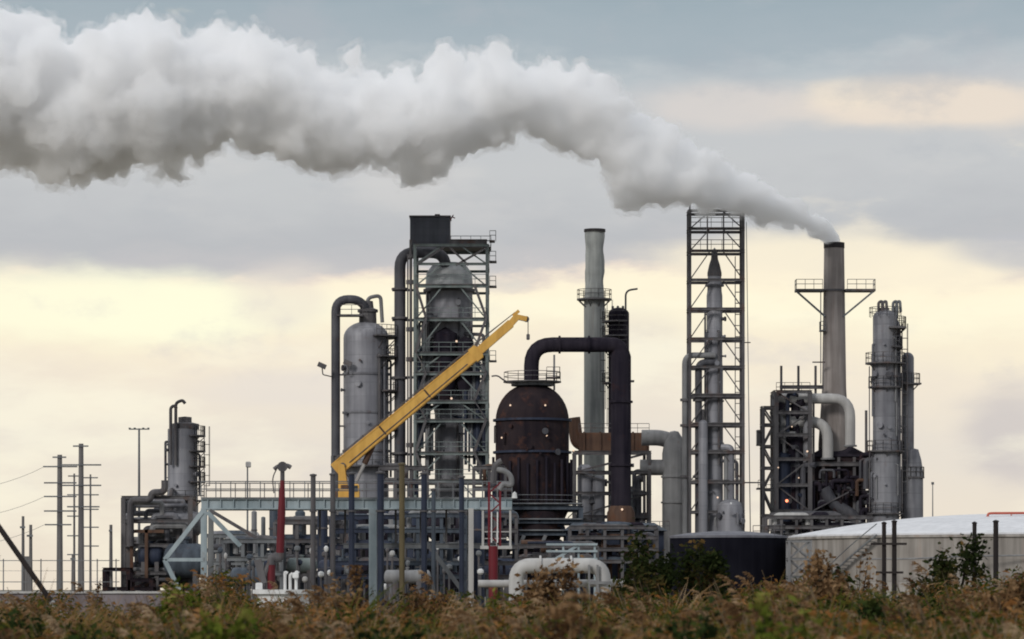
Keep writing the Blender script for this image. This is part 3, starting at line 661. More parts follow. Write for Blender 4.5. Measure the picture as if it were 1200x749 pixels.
# ------------------------------------------------------------------ sooty drum with its dark duct
def coke():
    d = D(385); cx, cy = d.x(624), 389; r = 43.5*d.k
    t = thing('regenerator_vessel', 'huge sooty rust-brown round-topped vessel with small lamps', 'vessel', (cx, cy, 0))
    part('shell', 'rustdark', t, lambda m: m.lathe(cx, cy, [(r*.5, 0), (r*.5, d.z(645)), (r*.96, d.z(600)), (r, d.z(592)), (r, d.z(492))] + [(r*math.cos(a)**.9, d.z(492) + 4.3*math.sin(a)) for a in [PI/2*i/10 for i in range(1, 10)]] + [(0, d.z(492)+4.35)], 48))
    part('top_flange', 'steel_mid', t, lambda m: m.lathe(cx, cy, [(2.4, d.z(450)), (2.4, d.z(445)), (0, d.z(445))], 24))
    for py, w in ((492, .3), (530, .3)): part('stiffener_ring', 'navy', t, lambda m: m.ring(cx, cy, r-.01, r+w, d.z(py), .25))
    pl = part('platform', 'steel', t, lambda m: m.ring(cx, cy, 1.9, 3.3, d.z(446), .14))
    part('railing', 'steel', pl, lambda m: m.rail([(cx+3.2*math.cos(PI*2*k/12), cy+3.2*math.sin(PI*2*k/12)) for k in range(13)], d.z(445), 1.1, 1.5))
    ringplat(t, cx, cy, r, 1.3, d.z(594), 180, 360, 'steel_mid', 8)
    for k in range(14):
        an = PI + PI*k/13
        part('riser', 'duct', t, lambda m: m.sweep([(cx+(r+.25)*math.cos(an), cy+(r+.25)*math.sin(an), d.z(590)), (cx+(r+.25)*math.cos(an), cy+(r+.25)*math.sin(an), d.z(534 + (k*7) % 11))], .15, 6))
    fittings(t, cx, cy, r, d.z(532), d.z(496), 5, 8, 2, 'rustdark', ('rustdark', 'duct'))
    for px, py in ((598, 475), (639, 475), (588, 513), (641, 511), (672, 528), (664, 575)): lampball(t, d.p(px, py, 4 - max(.2, (.88 if py < 490 else 1)*r*r-((px-624)*d.k)**2)**.5 - .2), .13)
    mst = part('mast', 'pipe', t, lambda m: m.beam((d.x(650), cy, d.z(455)), (d.x(650), cy, d.z(413)), .22))
    part('platform', 'steel', t, lambda m: m.box(d.x(640), d.x(657), cy-1, cy+1, d.z(441), d.z(439.5)))
    part('railing', 'steel', t, lambda m: m.rail([(d.x(641), cy-1), (d.x(656.5), cy-1), (d.x(656.5), cy+1)], d.z(439.5), 1.1, .9))
    part('bracket_arm', 'steel', t, lambda m: m.tube([d.p(603, 450, 2), d.p(592, 447, 2), d.p(583, 440, 2), d.p(576, 441, 2)], .1, .6, 6))
    # overhead duct
    p = thing('flue_duct', 'black overhead duct arching from the sooty vessel down to the right', 'duct', (d.x(728), cy, 0))
    part('duct_run', 'duct', p, lambda m: m.tube([(cx-.1, cy, d.z(452)), (cx-.1, cy, d.z(401)), (d.x(729), cy, d.z(401)), (d.x(729), cy, d.z(425))], .85, 3.2, 20))
    part('downcomer', 'duct', p, lambda m: m.lathe(d.x(729), cy, [(1.15, 0), (1.15, d.z(415)), (.95, d.z(408)), (0, d.z(408))], 24))
    for px in (655, 690): part('flange', 'duct', p, lambda m: m.sweep([(d.x(px), cy, d.z(401)), (d.x(px)+.25, cy, d.z(401))], 1.02, 20))
    for py in (470, 545): part('flange', 'duct', p, lambda m: m.lathe(d.x(729), cy, [(1.35, d.z(py)), (1.35, d.z(py-2.5))], 24))
    part('collar', 'rust', p, lambda m: m.lathe(d.x(729), cy, [(1.6, d.z(612)), (1.6, d.z(600)), (1.2, d.z(592))], 24))
    lampball(p, d.p(729, 597, 2.2), .16)
    # support table under the vessel
    f = thing('support_structure', 'dark steel support frame with pale platforms under the sooty vessel', 'frame', (cx, cy-6, 0))
    lattice(f, 'bluegrey', d.x(585), d.x(680), cy-7.5, cy+5, [d.z(p) for p in (660, 641, 626, 612, 596)], cw=.5, bw=.42, brace='none')
    for py in (594, 612, 625, 641):
        part('floor', 'steel_mid', f, lambda m: m.box(d.x(583), d.x(682), cy-8.2, cy-4, d.z(py)+.21, d.z(py)+.36))
    rr = random.Random(5)
    for i in range(12):
        py = rr.uniform(600, 655); x0 = rr.uniform(590, 630); x1 = x0 + rr.uniform(15, 45)
        part('pipe', rr.choice(['bluegrey', 'navy', 'pipe_dark', 'rust', 'steel']), f, lambda m: m.tube([(d.x(x0), cy-6.5, d.z(py+10)), (d.x(x0), cy-6.5, d.z(py)), (d.x(x1), cy-6.5, d.z(py)), (d.x(x1), cy-6.5, d.z(py+12))], rr.uniform(.2, .45), .5, 8))
    part('hopper', 'rustdark', f, lambda m: m.lathe(d.x(632), cy-5, [(1.0, 0), (1.6, d.z(650)), (2.6, d.z(625)), (2.8, d.z(600)), (0, d.z(597))], 24))
    for px in (600, 625, 660, 676): part('stair', 'steel_mid', f, lambda m: m.beam((d.x(px), cy-8.4, d.z(660)), (d.x(px+14), cy-8.4, d.z(628)), .4, .15))
coke()

# ------------------------------------------------------------------ pale stack behind, dark column, brown box, ducts
def middle():
    d = D(432); cx, cy = d.x(696.5), 432
    t = thing('chimney_stack', 'pale grey chimney with wavy weathered upper sides behind the black duct', 'chimney', (cx, cy, 0))
    def stk(m):
        prof = [(12.5*d.k, 0), (12.2*d.k, d.z(505)), (11.6*d.k, d.z(350))]
        n = 26
        for i in range(n+1):
            z = d.z(350) + (d.z(272)-d.z(350))*i/n
            prof.append(((11.1 + 1.25*noise.noise((z*.55, 3.1, 0)) + .3*noise.noise((z*1.7, 0, 0)))*d.k, z))
        prof += [(11.6*d.k, d.z(270)), (9.5*d.k, d.z(270)), (9.5*d.k, d.z(282)), (0, d.z(282))]
        m.lathe(cx, cy, prof, 28)
        for i, v in enumerate(m.v):     # spalled, uneven surface
            if v[2] > d.z(352):
                q = noise.noise((v[0]*.8, v[1]*.8, v[2]*.5))*.22
                m.v[i] = (v[0] + q, v[1] + q*.5, v[2])
    part('shaft', 'conc', t, stk, ang=60)
    part('rim', 'sootrim', t, lambda m: m.ring(cx+.05, cy, 10.5*d.k, 12.6*d.k, d.z(272), .35))
    ringplat(t, cx, cy, 11.7*d.k, .95, d.z(352), 0, 360, 'steel', 8)
    part('ladder', 'steel_mid', t, lambda m: m.ladder(cx+12*d.k+.3, cy-.8, d.z(500), d.z(352)))
    d = D(425); cx, cy = d.x(725), 425
    t = thing('distillation_column', 'dark narrow column with a thin hooked vent, behind the black duct', 'column', (cx, cy, 0))
    part('shell', 'duct', t, lambda m: m.lathe(cx, cy, [(1.3, 0), (1.3, d.z(368))] + dome(1.3, d.z(368), .8)[1:], 24))
    part('vent_pipe', 'pipe_dark', t, lambda m: m.tube([(d.x(733), cy-.6, d.z(420)), (d.x(733), cy-.6, d.z(341)), (d.x(747), cy-.6, d.z(339))], .12, .9, 8))
    part('ladder', 'steel', t, lambda m: m.ladder(cx-1.65, cy-.6, d.z(480), d.z(362), dirx=-1))
    for py in (378, 395, 412, 450): ringplat(t, cx, cy, 1.3, .8, d.z(py), 120, 300, 'steel', 3)
    part('platform', 'pipe', t, lambda m: m.box(d.x(737), d.x(743), cy-1, cy+.5, d.z(448), d.z(446)))
    for px in (718, 724, 730): part('nozzle', 'steel', t, lambda m: m.lathe(d.x(px), cy, [(.16, d.z(370)), (.16, d.z(359)), (0, d.z(358))], 8))
    # brown box
    d = D(415); cy = 415
    t = thing('duct_house', 'rusty brown box-shaped duct behind the black downcomer', 'duct', (d.x(715), cy, 0))
    part('box', 'rust', t, lambda m: m.box(d.x(678), d.x(760), cy-2.2, cy+2.2, d.z(531), d.z(508), .08), smooth=False)
    for px in (684, 703, 722, 741, 756): part('rib', 'rust', t, lambda m: m.box(d.x(px)-.12, d.x(px)+.12, cy-2.4, cy-2.21, d.z(532), d.z(507)))
    part('column', 'steel', t, lambda m: m.beam((d.x(680), cy, 0), (d.x(680), cy, d.z(531)), .5))
    part('column', 'steel', t, lambda m: m.beam((d.x(755), cy, 0), (d.x(755), cy, d.z(531)), .35))
    part('railing', 'steel', t, lambda m: m.rail([(d.x(678), cy-2.1), (d.x(760), cy-2.1)], d.z(508), 1.1, 1.4))
    part('duct_leg', 'rust', t, lambda m: m.tube([(d.x(672), cy-1, d.z(490)), (d.x(676), cy-1, d.z(520)), (d.x(690), cy-1, d.z(522))], .8, .8, 12))
    # equipment behind and under
    f = thing('pipe_rack', 'crowded grey pipe frame between the sooty vessel and the black downcomer', 'pipe rack', (d.x(700), cy-6, 0))
    lattice(f, 'steel', d.x(672), d.x(758), cy-8, cy-4, [d.z(p) for p in (655, 630, 607, 580, 556, 533)], cw=.42, bw=.34, brace='/')
    rr = random.Random(8)
    for i in range(24):
        px = rr.uniform(676, 752); a = rr.uniform(660, 590); b = a - rr.uniform(20, 60); x1 = min(756, px + rr.uniform(4, 22))
        part('pipe', rr.choice(['pipe_dark', 'navy', 'pipe', 'clad_dark', 'steel', 'steel_mid']), f, lambda m: m.tube([(d.x(px), cy-6+rr.uniform(-1.5, 1.5), d.z(a)), (d.x(px), cy-6, d.z(b)), (d.x(x1), cy-6, d.z(b))], rr.uniform(.2, .5), .6, 10))
    part('vessel', 'clad', f, lambda m: m.lathe(d.x(684), cy-6.4, [(.9, 0), (.9, d.z(552))] + dome(.9, d.z(552), .6)[1:], 20))
    part('vessel', 'clad', f, lambda m: m.lathe(d.x(700), cy-6.8, [(.75, 0), (.75, d.z(565))] + dome(.75, d.z(565), .6)[1:], 20))
    lo = thing('machine_house', 'dark low building with a shallow roof left of the black tank', 'building', (d.x(725), cy-20, 0))
    d2 = D(372)
    part('wall', 'navy', lo, lambda m: m.box(d2.x(664), d2.x(778), 372, 378, 0, d2.z(622)), smooth=False)
    part('roof', 'bluegrey', lo, lambda m: m.add([(d2.x(660), 371, d2.z(622)), (d2.x(782), 371, d2.z(622)), (d2.x(782), 379, d2.z(622)), (d2.x(660), 379, d2.z(622)), (d2.x(672), 375, d2.z(612)), (d2.x(768), 375, d2.z(612))], [(0,1,5,4),(1,2,5),(2,3,4,5),(3,0,4),(3,2,1,0)]), smooth=False)
    part('door', 'rust', lo, lambda m: m.box(d2.x(724), d2.x(748), 371.8, 371.97, 0, d2.z(640)))
    part('railing', 'steel', lo, lambda m: m.rail([(d2.x(750), 371.2), (d2.x(784), 371.2)], d2.z(622), 1.0, 1.0))
    # grey ducts
    d = D(408); cy = 408
    t = thing('flue_duct', 'thick pale grey duct bending down to the ground left of the lattice tower', 'duct', (d.x(790), cy, 0))
    part('duct_run', 'pipe', t, lambda m: m.tube([(d.x(752), cy, d.z(513)), (d.x(776), cy, d.z(513)), (d.x(793), cy, d.z(520)), (d.x(793), cy, 0)], .95, 1.6, 20))
    part('duct_leg', 'pipe', t, lambda m: m.lathe(d.x(790), cy-.4, [(1.45, 0), (1.45, d.z(532)), (1.2, d.z(517)), (.5, d.z(506)), (0, d.z(505))], 26))
    part('branch', 'pipe', t, lambda m: m.tube([(d.x(750), cy-.3, d.z(548)), (d.x(784), cy-.3, d.z(548))], .95, 0, 18))
    for py in (560, 590): part('flange', 'pipe', t, lambda m: m.lathe(d.x(790), cy-.4, [(1.6, d.z(py)), (1.6, d.z(py-2))], 26))
middle()

# ------------------------------------------------------------------ tall lattice tower with column inside
def lattice_tower():
    d = D(398); cy = 400; xl, xr = d.x(808.5), d.x(871)
    t = thing('lattice_tower', 'tall dark open lattice tower with a slim column inside, under the smoke', 'tower', (d.x(840), cy, 0))
    lv = [600, 565, 530, 498, 464, 430, 397, 362, 328, 294, 268, 247]
    lattice(t, 'steel', xl, xr, cy-1.9, cy+1.9, [d.z(p) for p in lv], cw=.34, bw=.32, dw=.13, brace='v', both=False)
    for px in (808.5, 829, 848, 871): part('column', 'steel', t, lambda m: m.beam((d.x(px), cy-1.9, d.z(247)), (d.x(px), cy-1.9, d.z(236)), .2))
    for py in (268, 294):
        part('railing', 'steel', t, lambda m: m.rail([(xl, cy-1.9), (xr, cy-1.9)], d.z(py)+.2, 1.1, 1.2))
    for px in (829, 848): part('column', 'steel', t, lambda m: m.beam((d.x(px), cy-1.9, d.z(294)), (d.x(px), cy-1.9, d.z(247)), .16))
    for py in (464, 498, 530, 565): part('platform', 'steel', t, lambda m: m.box(xl+.3, xr-.3, cy-1.85, cy-1.1, d.z(py)+.21, d.z(py)+.3))
    part('ladder', 'steel', t, lambda m: m.ladder(d.x(862), cy-1.4, d.z(560), d.z(300)))
    cx = d.x(838.5)
    c = thing('distillation_column', 'slim grey pointed column inside the lattice tower', 'column', (cx, cy, 0))
    part('shell', 'clad', c, lambda m: m.lathe(cx, cy, [(1.0, 0), (1.0, d.z(430)), (.93, d.z(425)), (.93, d.z(345)), (.85, d.z(340)), (.78, d.z(318)), (.5, d.z(308)), (.34, d.z(303)), (.3, d.z(292)), (0, d.z(288))], 28))
    part('cap', 'steel', c, lambda m: m.lathe(cx, cy, [(.84, d.z(322)), (.84, d.z(318)), (.62, d.z(308)), (.42, d.z(302)), (.36, d.z(294)), (0, d.z(291))], 20))
    fittings(c, cx, cy, .98, d.z(600), d.z(350), 6, 12, 5)
    for py in (334, 362, 397, 470, 520): part('stiffener_ring', 'clad_dark', c, lambda m: m.ring(cx, cy, .9, 1.12, d.z(py), .2))
    for i, (px, r, y2, lab) in enumerate(((803, .36, 416, 'outer gooseneck pipe on the left side of the lattice tower'), (819, .42, 424, 'inner dark gooseneck pipe within the lattice tower'))):
        p = thing('overhead_pipe', lab, 'pipe', (d.x(px), cy-2, 0))
        part('pipe_run', 'pipe_dark' if i else 'pipe', p, lambda m: m.tube([(d.x(px), cy-1.6+i*.4, 0), (d.x(px), cy-1.6+i*.4, d.z(y2)), (cx, cy-1.0+i*.3, d.z(y2))], r, 1.1, 12))
        for py in (470, 500, 560): part('flange', 'steel', p, lambda m: m.lathe(d.x(px), cy-1.6+i*.4, [(r*1.6, d.z(py)), (r*1.6, d.z(py-3))], 12))
    p = thing('process_vessel', 'short wide grey vessel with risers at the foot of the lattice tower', 'vessel', (d.x(857), cy-1.6, 0))
    part('shell', 'clad', p, lambda m: m.lathe(d.x(856), cy-1.7, [(1.55, 0), (1.55, d.z(596)), (1.35, d.z(590)), (.8, d.z(586)), (0, d.z(585))], 26))
    for px, top, w, mm in ((851, 532, .26, 'pipe'), (857, 524, .4, 'clad'), (864, 540, .2, 'pipe_dark')): part('riser', mm, p, lambda m: m.tube([(d.x(px), cy-1.5, d.z(590)), (d.x(px), cy-1.5, d.z(top)), (d.x(846), cy-1.2, d.z(top))], w, .5, 10))
    fittings(p, d.x(856), cy-1.7, 1.55, d.z(620), d.z(598), 17, 4, 3)
    part('nozzle', 'white', p, lambda m: m.ball((d.x(856), cy-2.7, d.z(591)), .4, 12, .6))  # no real nozzle: a white ball painting in the bright highlight on the dome
    lampball(p, d.p(841, 583, -2.9), .14)
    p = thing('process_vessel', 'slender grey vessel between the gooseneck pipes and the slim column', 'vessel', (d.x(824), cy-.5, 0))
    part('shell', 'clad', p, lambda m: m.lathe(d.x(824), cy-1.9, [(.55, 0), (.55, d.z(497))] + dome(.55, d.z(497), .5)[1:], 18))
    part('nozzle', 'steel', p, lambda m: m.lathe(d.x(824), cy-1.9, [(.12, d.z(494)), (.12, d.z(480)), (0, d.z(479))], 8))
    # guy cable mast
    p = thing('cable_mast', 'hair-thin mast just right of the lattice tower', 'mast', (d.x(879), cy, 0))
    part('mast', 'steel_mid', p, lambda m: m.sweep([(d.x(882), cy, 0), (d.x(876), cy, d.z(258))], [.06, .04], 6))
    part('tie', 'steel', p, lambda m: m.beam((xr, cy, d.z(400)), (d.x(881), cy, d.z(400)), .12))
    part('tie', 'steel', p, lambda m: m.beam((xr, cy, d.z(565)), (d.x(896), cy, d.z(565)), .16))
lattice_tower()

# ------------------------------------------------------------------ tanks
def tanks():
    d = D(330); cx, cy = d.x(853.5), 330; r = 68.5*d.k; zt = d.z(631)
    t = thing('storage_tank', 'low black storage tank with a grey roof edge in front of the lattice tower', 'tank', (cx, cy, 0))
    part('wall', 'blacktank', t, lambda m: m.lathe(cx, cy, [(r, 0), (r, zt)], 56))
    part('roof', 'tankrim', t, lambda m: m.lathe(cx, cy, [(r+.08, zt), (r+.08, zt+.22), (r*.7, zt+.5), (r*.3, zt+.68), (0, zt+.72)], 56))
    part('railing', 'steel', t, lambda m: m.rail([(cx + (r-.2)*math.cos(R(a)), cy + (r-.2)*math.sin(R(a))) for a in range(-40, 61, 20)], zt+.22, 1.1, 1.5))
    d = D(322); cx, cy = d.x(1198), 322; r = 272*d.k; d0 = D(322-r); zt = d0.z(626)
    t = thing('storage_tank', 'wide cream storage tank with a white domed roof at right', 'tank', (cx, cy, 0))
    part('wall', 'tankwall', t, lambda m: m.lathe(cx, cy, [(r, 0), (r, zt)], 120))
    zp = d.z(604)
    part('roof', 'tankroof', t, lambda m: m.lathe(cx, cy, [(r+.12, zt), (r+.12, zt+.15)] + [(r*(1-i/12), zt+.15 + (zp-zt)*(1-(1-i/12)**2.2)) for i in range(1, 12)] + [(0, zp+.15)], 120))
    part('curb_angle', 'tankwall', t, lambda m: m.ring(cx, cy, r+.005, r+.2, zt-.22, .2, 0, 360, 120))
    # red roof rail
    dd = D(312)
    rl = part('roof_rail', 'redrail', t, lambda m: (m.tube([(dd.x(1157), 312, d.z(609)), (dd.x(1158), 312, dd.z(602)), (dd.x(1162), 312, dd.z(601.5)), (dd.x(1260), 312, dd.z(601))], .11, .2, 8)))
    for px in (1185, 1215): part('rail_post', 'redrail', rl, lambda m: m.beam((dd.x(px), 312, d.z(609)), (dd.x(px), 312, dd.z(601.5)), .09))
    def stair(m):
        for k in range(26):
            a = R(196 + k*1.2); z = .3 + (zt-.3)*k/26
            c, s_ = math.cos(a), math.sin(a)
            m.beam((cx+(r+.1)*c, cy+(r+.1)*s_, z), (cx+(r+1.0)*c, cy+(r+1.0)*s_, z), .3, .06)
        for off in (0.95,):
            m.sweep([(cx+(r+off)*math.cos(R(196+k*1.2)), cy+(r+off)*math.sin(R(196+k*1.2)), 1.3+(zt-.3)*k/26) for k in range(27)], .05, 5)
            m.sweep([(cx+(r+off)*math.cos(R(196+k*1.2)), cy+(r+off)*math.sin(R(196+k*1.2)), .3+(zt-.3)*k/26) for k in range(27)], .09, 5)
    part('stair', 'steel_mid', t, stair)
    part('pipe', 'pipe', t, lambda m: m.tube([d0.p(1010, 655, 3), d0.p(1065, 655, -.5), d0.p(1130, 652, -.8), d0.p(1250, 650, -.5)], .08, 1, 6))
    # timber posts in front
    d = D(150)
    post = None
    for px, top, w, lab in ((1036, 614, 5, 'left dark timber post of the close pair before the cream tank'), (1048, 612, 5.5, 'right dark timber post of the close pair before the cream tank'),
                            (1142, 614, 5, 'dark timber post before the cream tank, rising out of the dark shrub'), (1167, 612, 6, 'rightmost dark timber post, beside the mounded brown bush')):
        b = Vector((d.x(px), 150, 0))
        t = thing('timber_post', lab, 'post', b, 'dark timber posts in front of the cream tank')
        part('shaft', 'wood', t, lambda m: m.sweep([b, (b.x, 150, d.z(top))], [w/2*d.k*1.08, w/2*d.k], 10))
        part('cap', 'wood', t, lambda m: m.lathe(b.x, 150, [(w/2*d.k*1.25, d.z(top)), (w/2*d.k*1.25, d.z(top-1.5)), (0, d.z(top-3))], 10))
    for py, x0, x1, lab in ((637.5, 1020, 1062, 'upper timber crosspiece tying the close pair of posts'), (671, 1026, 1058, 'lower timber crosspiece tying the close pair of posts')):
        solo('crosspiece', MB().beam((d.x(x0), 149.85, d.z(py)), (d.x(x1), 149.85, d.z(py)), .1, .1), M['wood'], lab, 'crosspiece', (d.x(1042), 149.85, d.z(py)))
    for i, (px, py) in enumerate(((1160, 640), (1196, 652))): pass
tanks()

# ------------------------------------------------------------------ white U pipe in the foreground
def upipe():
    d = D(255)
    t = thing('expansion_loop', 'fat pale grey pipe loop in front of the sooty vessel', 'pipe', (d.x(656), 255, 0))
    part('pipe_run', 'pipe_light', t, lambda m: m.tube([(d.x(605), 255, 0), (d.x(605), 255, d.z(663)), (d.x(707), 255, d.z(663)), (d.x(707), 255, 0)], .56, 1.1, 20))
    for px in (632, 668): part('flange', 'pipe_light', t, lambda m: m.sweep([(d.x(px), 255, d.z(663)), (d.x(px)+.15, 255, d.z(663))], .76, 20))
    for px in (690, 700): part('support', 'pipe', t, lambda m: m.beam((d.x(px), 254.2, 0), (d.x(px), 254.2, d.z(662)), .16))
    part('support', 'pipe', t, lambda m: m.beam((d.x(688), 254.2, d.z(683)), (d.x(716), 254.2, d.z(683)), .2))
    solo('pipeline', MB().tube([(d.x(560), 257, d.z(684)), (d.x(640), 257, d.z(684)), (d.x(745), 257, d.z(683))], .28, .3, 12), M['pipe_light'], 'thin pale pipeline running level behind the fat pipe loop', 'pipe', (d.x(650), 257, d.z(684)))
    st = thing('pipe_trestle', 'pale low trestle with handrails behind the fat pipe loop', 'trestle', (d.x(690), 262, 0))
    d = D(262)
    for px in (660, 678, 697): part('post', 'dock', st, lambda m: m.beam((d.x(px), 262, 0), (d.x(px), 262, d.z(638)), .16))
    for py in (638, 646, 655): part('beam', 'dock', st, lambda m: m.beam((d.x(640), 261.8, d.z(py)), (d.x(700), 261.8, d.z(py)), .16))
    part('brace', 'dock', st, lambda m: m.beam((d.x(646), 262, d.z(658)), (d.x(676), 262, d.z(640)), .2))
upipe()

# ------------------------------------------------------------------ furnace unit with the smoking stack
def smoke_unit():
    d = D(412); cy = 412; cx = d.x(977.5)
    t = thing('chimney_stack', 'tall brown chimney with a wide braced platform and steam streaming from its top', 'chimney', (cx, cy, 0))
    part('shaft', 'concbrown', t, lambda m: m.lathe(cx, cy, [(19*d.k, 0), (18.5*d.k, d.z(520)), (14.6*d.k, d.z(462)), (14.2*d.k, d.z(455)), (11.8*d.k, d.z(292)), (11.6*d.k, d.z(285)), (9.4*d.k, d.z(285)), (9.4*d.k, d.z(300)), (0, d.z(300))], 32))
    part('rim', 'sootrim', t, lambda m: m.ring(cx, cy, 10.5*d.k, 12.2*d.k, d.z(291), .66))
    pl = part('platform', 'steel', t, lambda m: (m.box(d.x(932), cx-12.4*d.k, cy-1.2, cy+1.2, d.z(342), d.z(339.5)), m.box(cx+12.4*d.k, d.x(1025), cy-1.2, cy+1.2, d.z(342), d.z(339.5)), m.ring(cx, cy, 12.2*d.k, 13.6*d.k, d.z(342), .25)))
    part('railing', 'steel_mid', pl, lambda m: m.rail([(d.x(932.5), cy+1.1), (d.x(932.5), cy-1.1), (d.x(963), cy-1.1)], d.z(339.5), 1.15, 1.0))
    part('railing', 'steel_mid', pl, lambda m: m.rail([(d.x(992), cy-1.1), (d.x(1024.5), cy-1.1), (d.x(1024.5), cy+1.1)], d.z(339.5), 1.15, 1.0))
    for a, b in (((934, 342), (967, 371)), ((1023, 342), (988, 371))): part('brace', 'steel_mid', t, lambda m: m.beam(d.p(*a, -1), d.p(*b, -.9), .22))
    lo = part('landing', 'steel_mid', t, lambda m: m.box(d.x(960), d.x(966), cy-1.5, cy+.2, d.z(389), d.z(387.5)))
    part('railing', 'steel_mid', lo, lambda m: m.rail([(d.x(966), cy-1.45), (d.x(960.4), cy-1.45), (d.x(960.4), cy)], d.z(387.5), 1.0, .6))
    part('ladder', 'steel_mid', t, lambda m: m.ladder(cx-12.5*d.k-.4, cy-.8, d.z(450), d.z(342), cage=False))
    for (y1, px0, px1, y2, r, lab) in ((469, 908, 993, 525, .62, 'upper pale pipe elbow crossing the brown chimney'), (496, 914, 967, 540, .66, 'lower pale pipe elbow left of the brown chimney')):
        p = thing('header_pipe', lab, 'pipe', (d.x(px1), cy-4, 0))
        part('pipe_run', 'pipe_light', p, lambda m: m.tube([(d.x(px0), cy-3.4, d.z(y1)), (d.x(px1), cy-3.4, d.z(y1)), (d.x(px1), cy-3.4, d.z(y2))], r, 2.2, 16))
        part('flange', 'pipe', p, lambda m: m.sweep([(d.x(px0)-.2, cy-3.4, d.z(y1)), (d.x(px0)+.1, cy-3.4, d.z(y1))], r*1.3, 16))
        part('flange', 'pipe', p, lambda m: m.lathe(d.x(px1), cy-3.4, [(r*1.3, d.z(y2)), (r*1.3, d.z(y2-2))], 16))
        part('support', 'steel', p, lambda m: m.beam((d.x((px0+px1)/2), cy-3.4, 0), (d.x((px0+px1)/2), cy-3.4, d.z(y1+6)), .25))
    # furnace block
    f = thing('furnace', 'black furnace block with a slanting duct at the foot of the brown chimney', 'furnace', (d.x(985), cy, 0))
    part('casing', 'rustdark', f, lambda m: m.box(d.x(948), d.x(1012), cy-2.6, cy+2.4, 0, d.z(536), .1), smooth=False)
    part('roof', 'duct', f, lambda m: m.add([(d.x(944), cy-2.9, d.z(536)), (d.x(1018), cy-2.9, d.z(536)), (d.x(1018), cy+2.7, d.z(536)), (d.x(944), cy+2.7, d.z(536)), (d.x(966), cy-1, d.z(524)), (d.x(998), cy-1, d.z(524)), (d.x(998), cy+1, d.z(524)), (d.x(966), cy+1, d.z(524))], [(3,2,1,0),(4,5,6,7),(0,1,5,4),(1,2,6,5),(2,3,7,6),(3,0,4,7)]), smooth=False)
    for px in (946, 962, 980, 998, 1016): part('column', 'steel', f, lambda m: m.beam((d.x(px), cy-3.2, 0), (d.x(px), cy-3.2, d.z(537)), .34))
    for py in (545, 578, 600): part('beam', 'steel', f, lambda m: m.ibeam((d.x(944), cy-3.45, d.z(py)), (d.x(1019), cy-3.45, d.z(py)), .3, .5), smooth=False)
    part('duct', 'pipe_dark', f, lambda m: m.tube([d.p(966, 572, -4.2), d.p(975, 590, -4.2), d.p(1003, 606, -4.2), d.p(1010, 640, -4.2)], .75, 1.2, 14))
    rq = random.Random(77)
    for i in range(26):
        px = rq.uniform(946, 1016); a = rq.uniform(625, 560); b = a - rq.uniform(8, 34); x1 = min(1018, px + rq.uniform(6, 26)); yy = cy - rq.uniform(3.6, 4.6)
        part('pipe', rq.choice(['rustdark', 'duct', 'rust', 'pipe_dark', 'duct']), f, lambda m: m.tube([(d.x(px), yy, d.z(a)), (d.x(px), yy, d.z(b)), (d.x(x1), yy, d.z(b)), (d.x(x1), yy, d.z(b+9))], rq.uniform(.14, .34), .4, 8))
    part('stair', 'steel', f, lambda m: m.beam((d.x(948), cy-4.9, d.z(600)), (d.x(990), cy-4.9, d.z(578)), .3, .14))
    part('railing', 'steel', f, lambda m: m.rail([(d.x(944), cy-3.6), (d.x(1019), cy-3.6)], d.z(578)+.3, 1.1, 1.2))
    part('stack', 'steel', f, lambda m: m.sweep([(d.x(1013), cy-2, d.z(536)), (d.x(1013), cy-2, d.z(482))], .16, 8))
    # piping tower left
    f = thing('pipe_rack', 'dark tall pipe frame left of the brown chimney with a red lamp', 'pipe rack', (d.x(918), cy-4, 0))
    lattice(f, 'steel', d.x(906), d.x(945), cy-5, cy+1, [d.z(p) for p in (640, 600, 570, 540, 512, 486, 462)], cw=.5, bw=.4, brace='/')
    rr = random.Random(21)
    for i in range(60):
        px = rr.uniform(904, 944); a = rr.uniform(640, 500); b = max(464, a - rr.uniform(25, 90)); x1 = px + rr.uniform(-10, 14)
        yy = cy + rr.uniform(-4.5, .5)
        part('pipe', rr.choice(['pipe_dark', 'steel', 'navy', 'duct', 'pipe', 'clad_dark']), f, lambda m: m.tube([(d.x(px), yy, d.z(a)), (d.x(px), yy, d.z(b)), (d.x(x1), yy-.8, d.z(b)-.1)], rr.uniform(.18, .5), .5, 8))
    part('drum', 'navy', f, lambda m: m.lathe(d.x(915), cy-3.8, [(.9, 0), (.9, d.z(535)), (0, d.z(530))], 18))
    part('drum', 'duct', f, lambda m: m.lathe(d.x(930), cy-3.2, [(1.0, 0), (1.0, d.z(515)), (0, d.z(510))], 18))
    part('exchanger', 'clad_dark', f, lambda m: m.lathe(d.x(913), cy-2.6, [(.6, d.z(560)), (.6, d.z(470)), (0, d.z(465))], 16))
    for px in (914, 934, 954):
        part('vent_stack', 'steel', f, lambda m: m.sweep([(d.x(px), cy-2, d.z(470)), (d.x(px), cy-2, d.z(430))], .15, 8))
    part('beam', 'steel', f, lambda m: m.ibeam((d.x(912), cy-2.3, d.z(455)), (d.x(963), cy-2.3, d.z(455)), .3, .45), smooth=False)
    part('beam', 'steel', f, lambda m: m.ibeam((d.x(950), cy-2.3, d.z(426)), (d.x(965), cy-2.3, d.z(426)), .15, .15), smooth=False)
    part('railing', 'steel', f, lambda m: m.rail([(d.x(906), cy-5), (d.x(945), cy-5)], d.z(462), 1.1, 1.0))
    lampball(f, d.p(922, 587, -5.4), .22, 'lampred')
    lampball(f, d.p(946, 529, -5.4), .15)
    for px, py in ((912, 548), (936, 560), (928, 500), (940, 604)): lampball(f, d.p(px, py, -5.3), .1)
    g = thing('steel_gantry', 'narrow open steel frame with side landings left of the dark pipe frame', 'frame', (d.x(897), cy-4, 0))
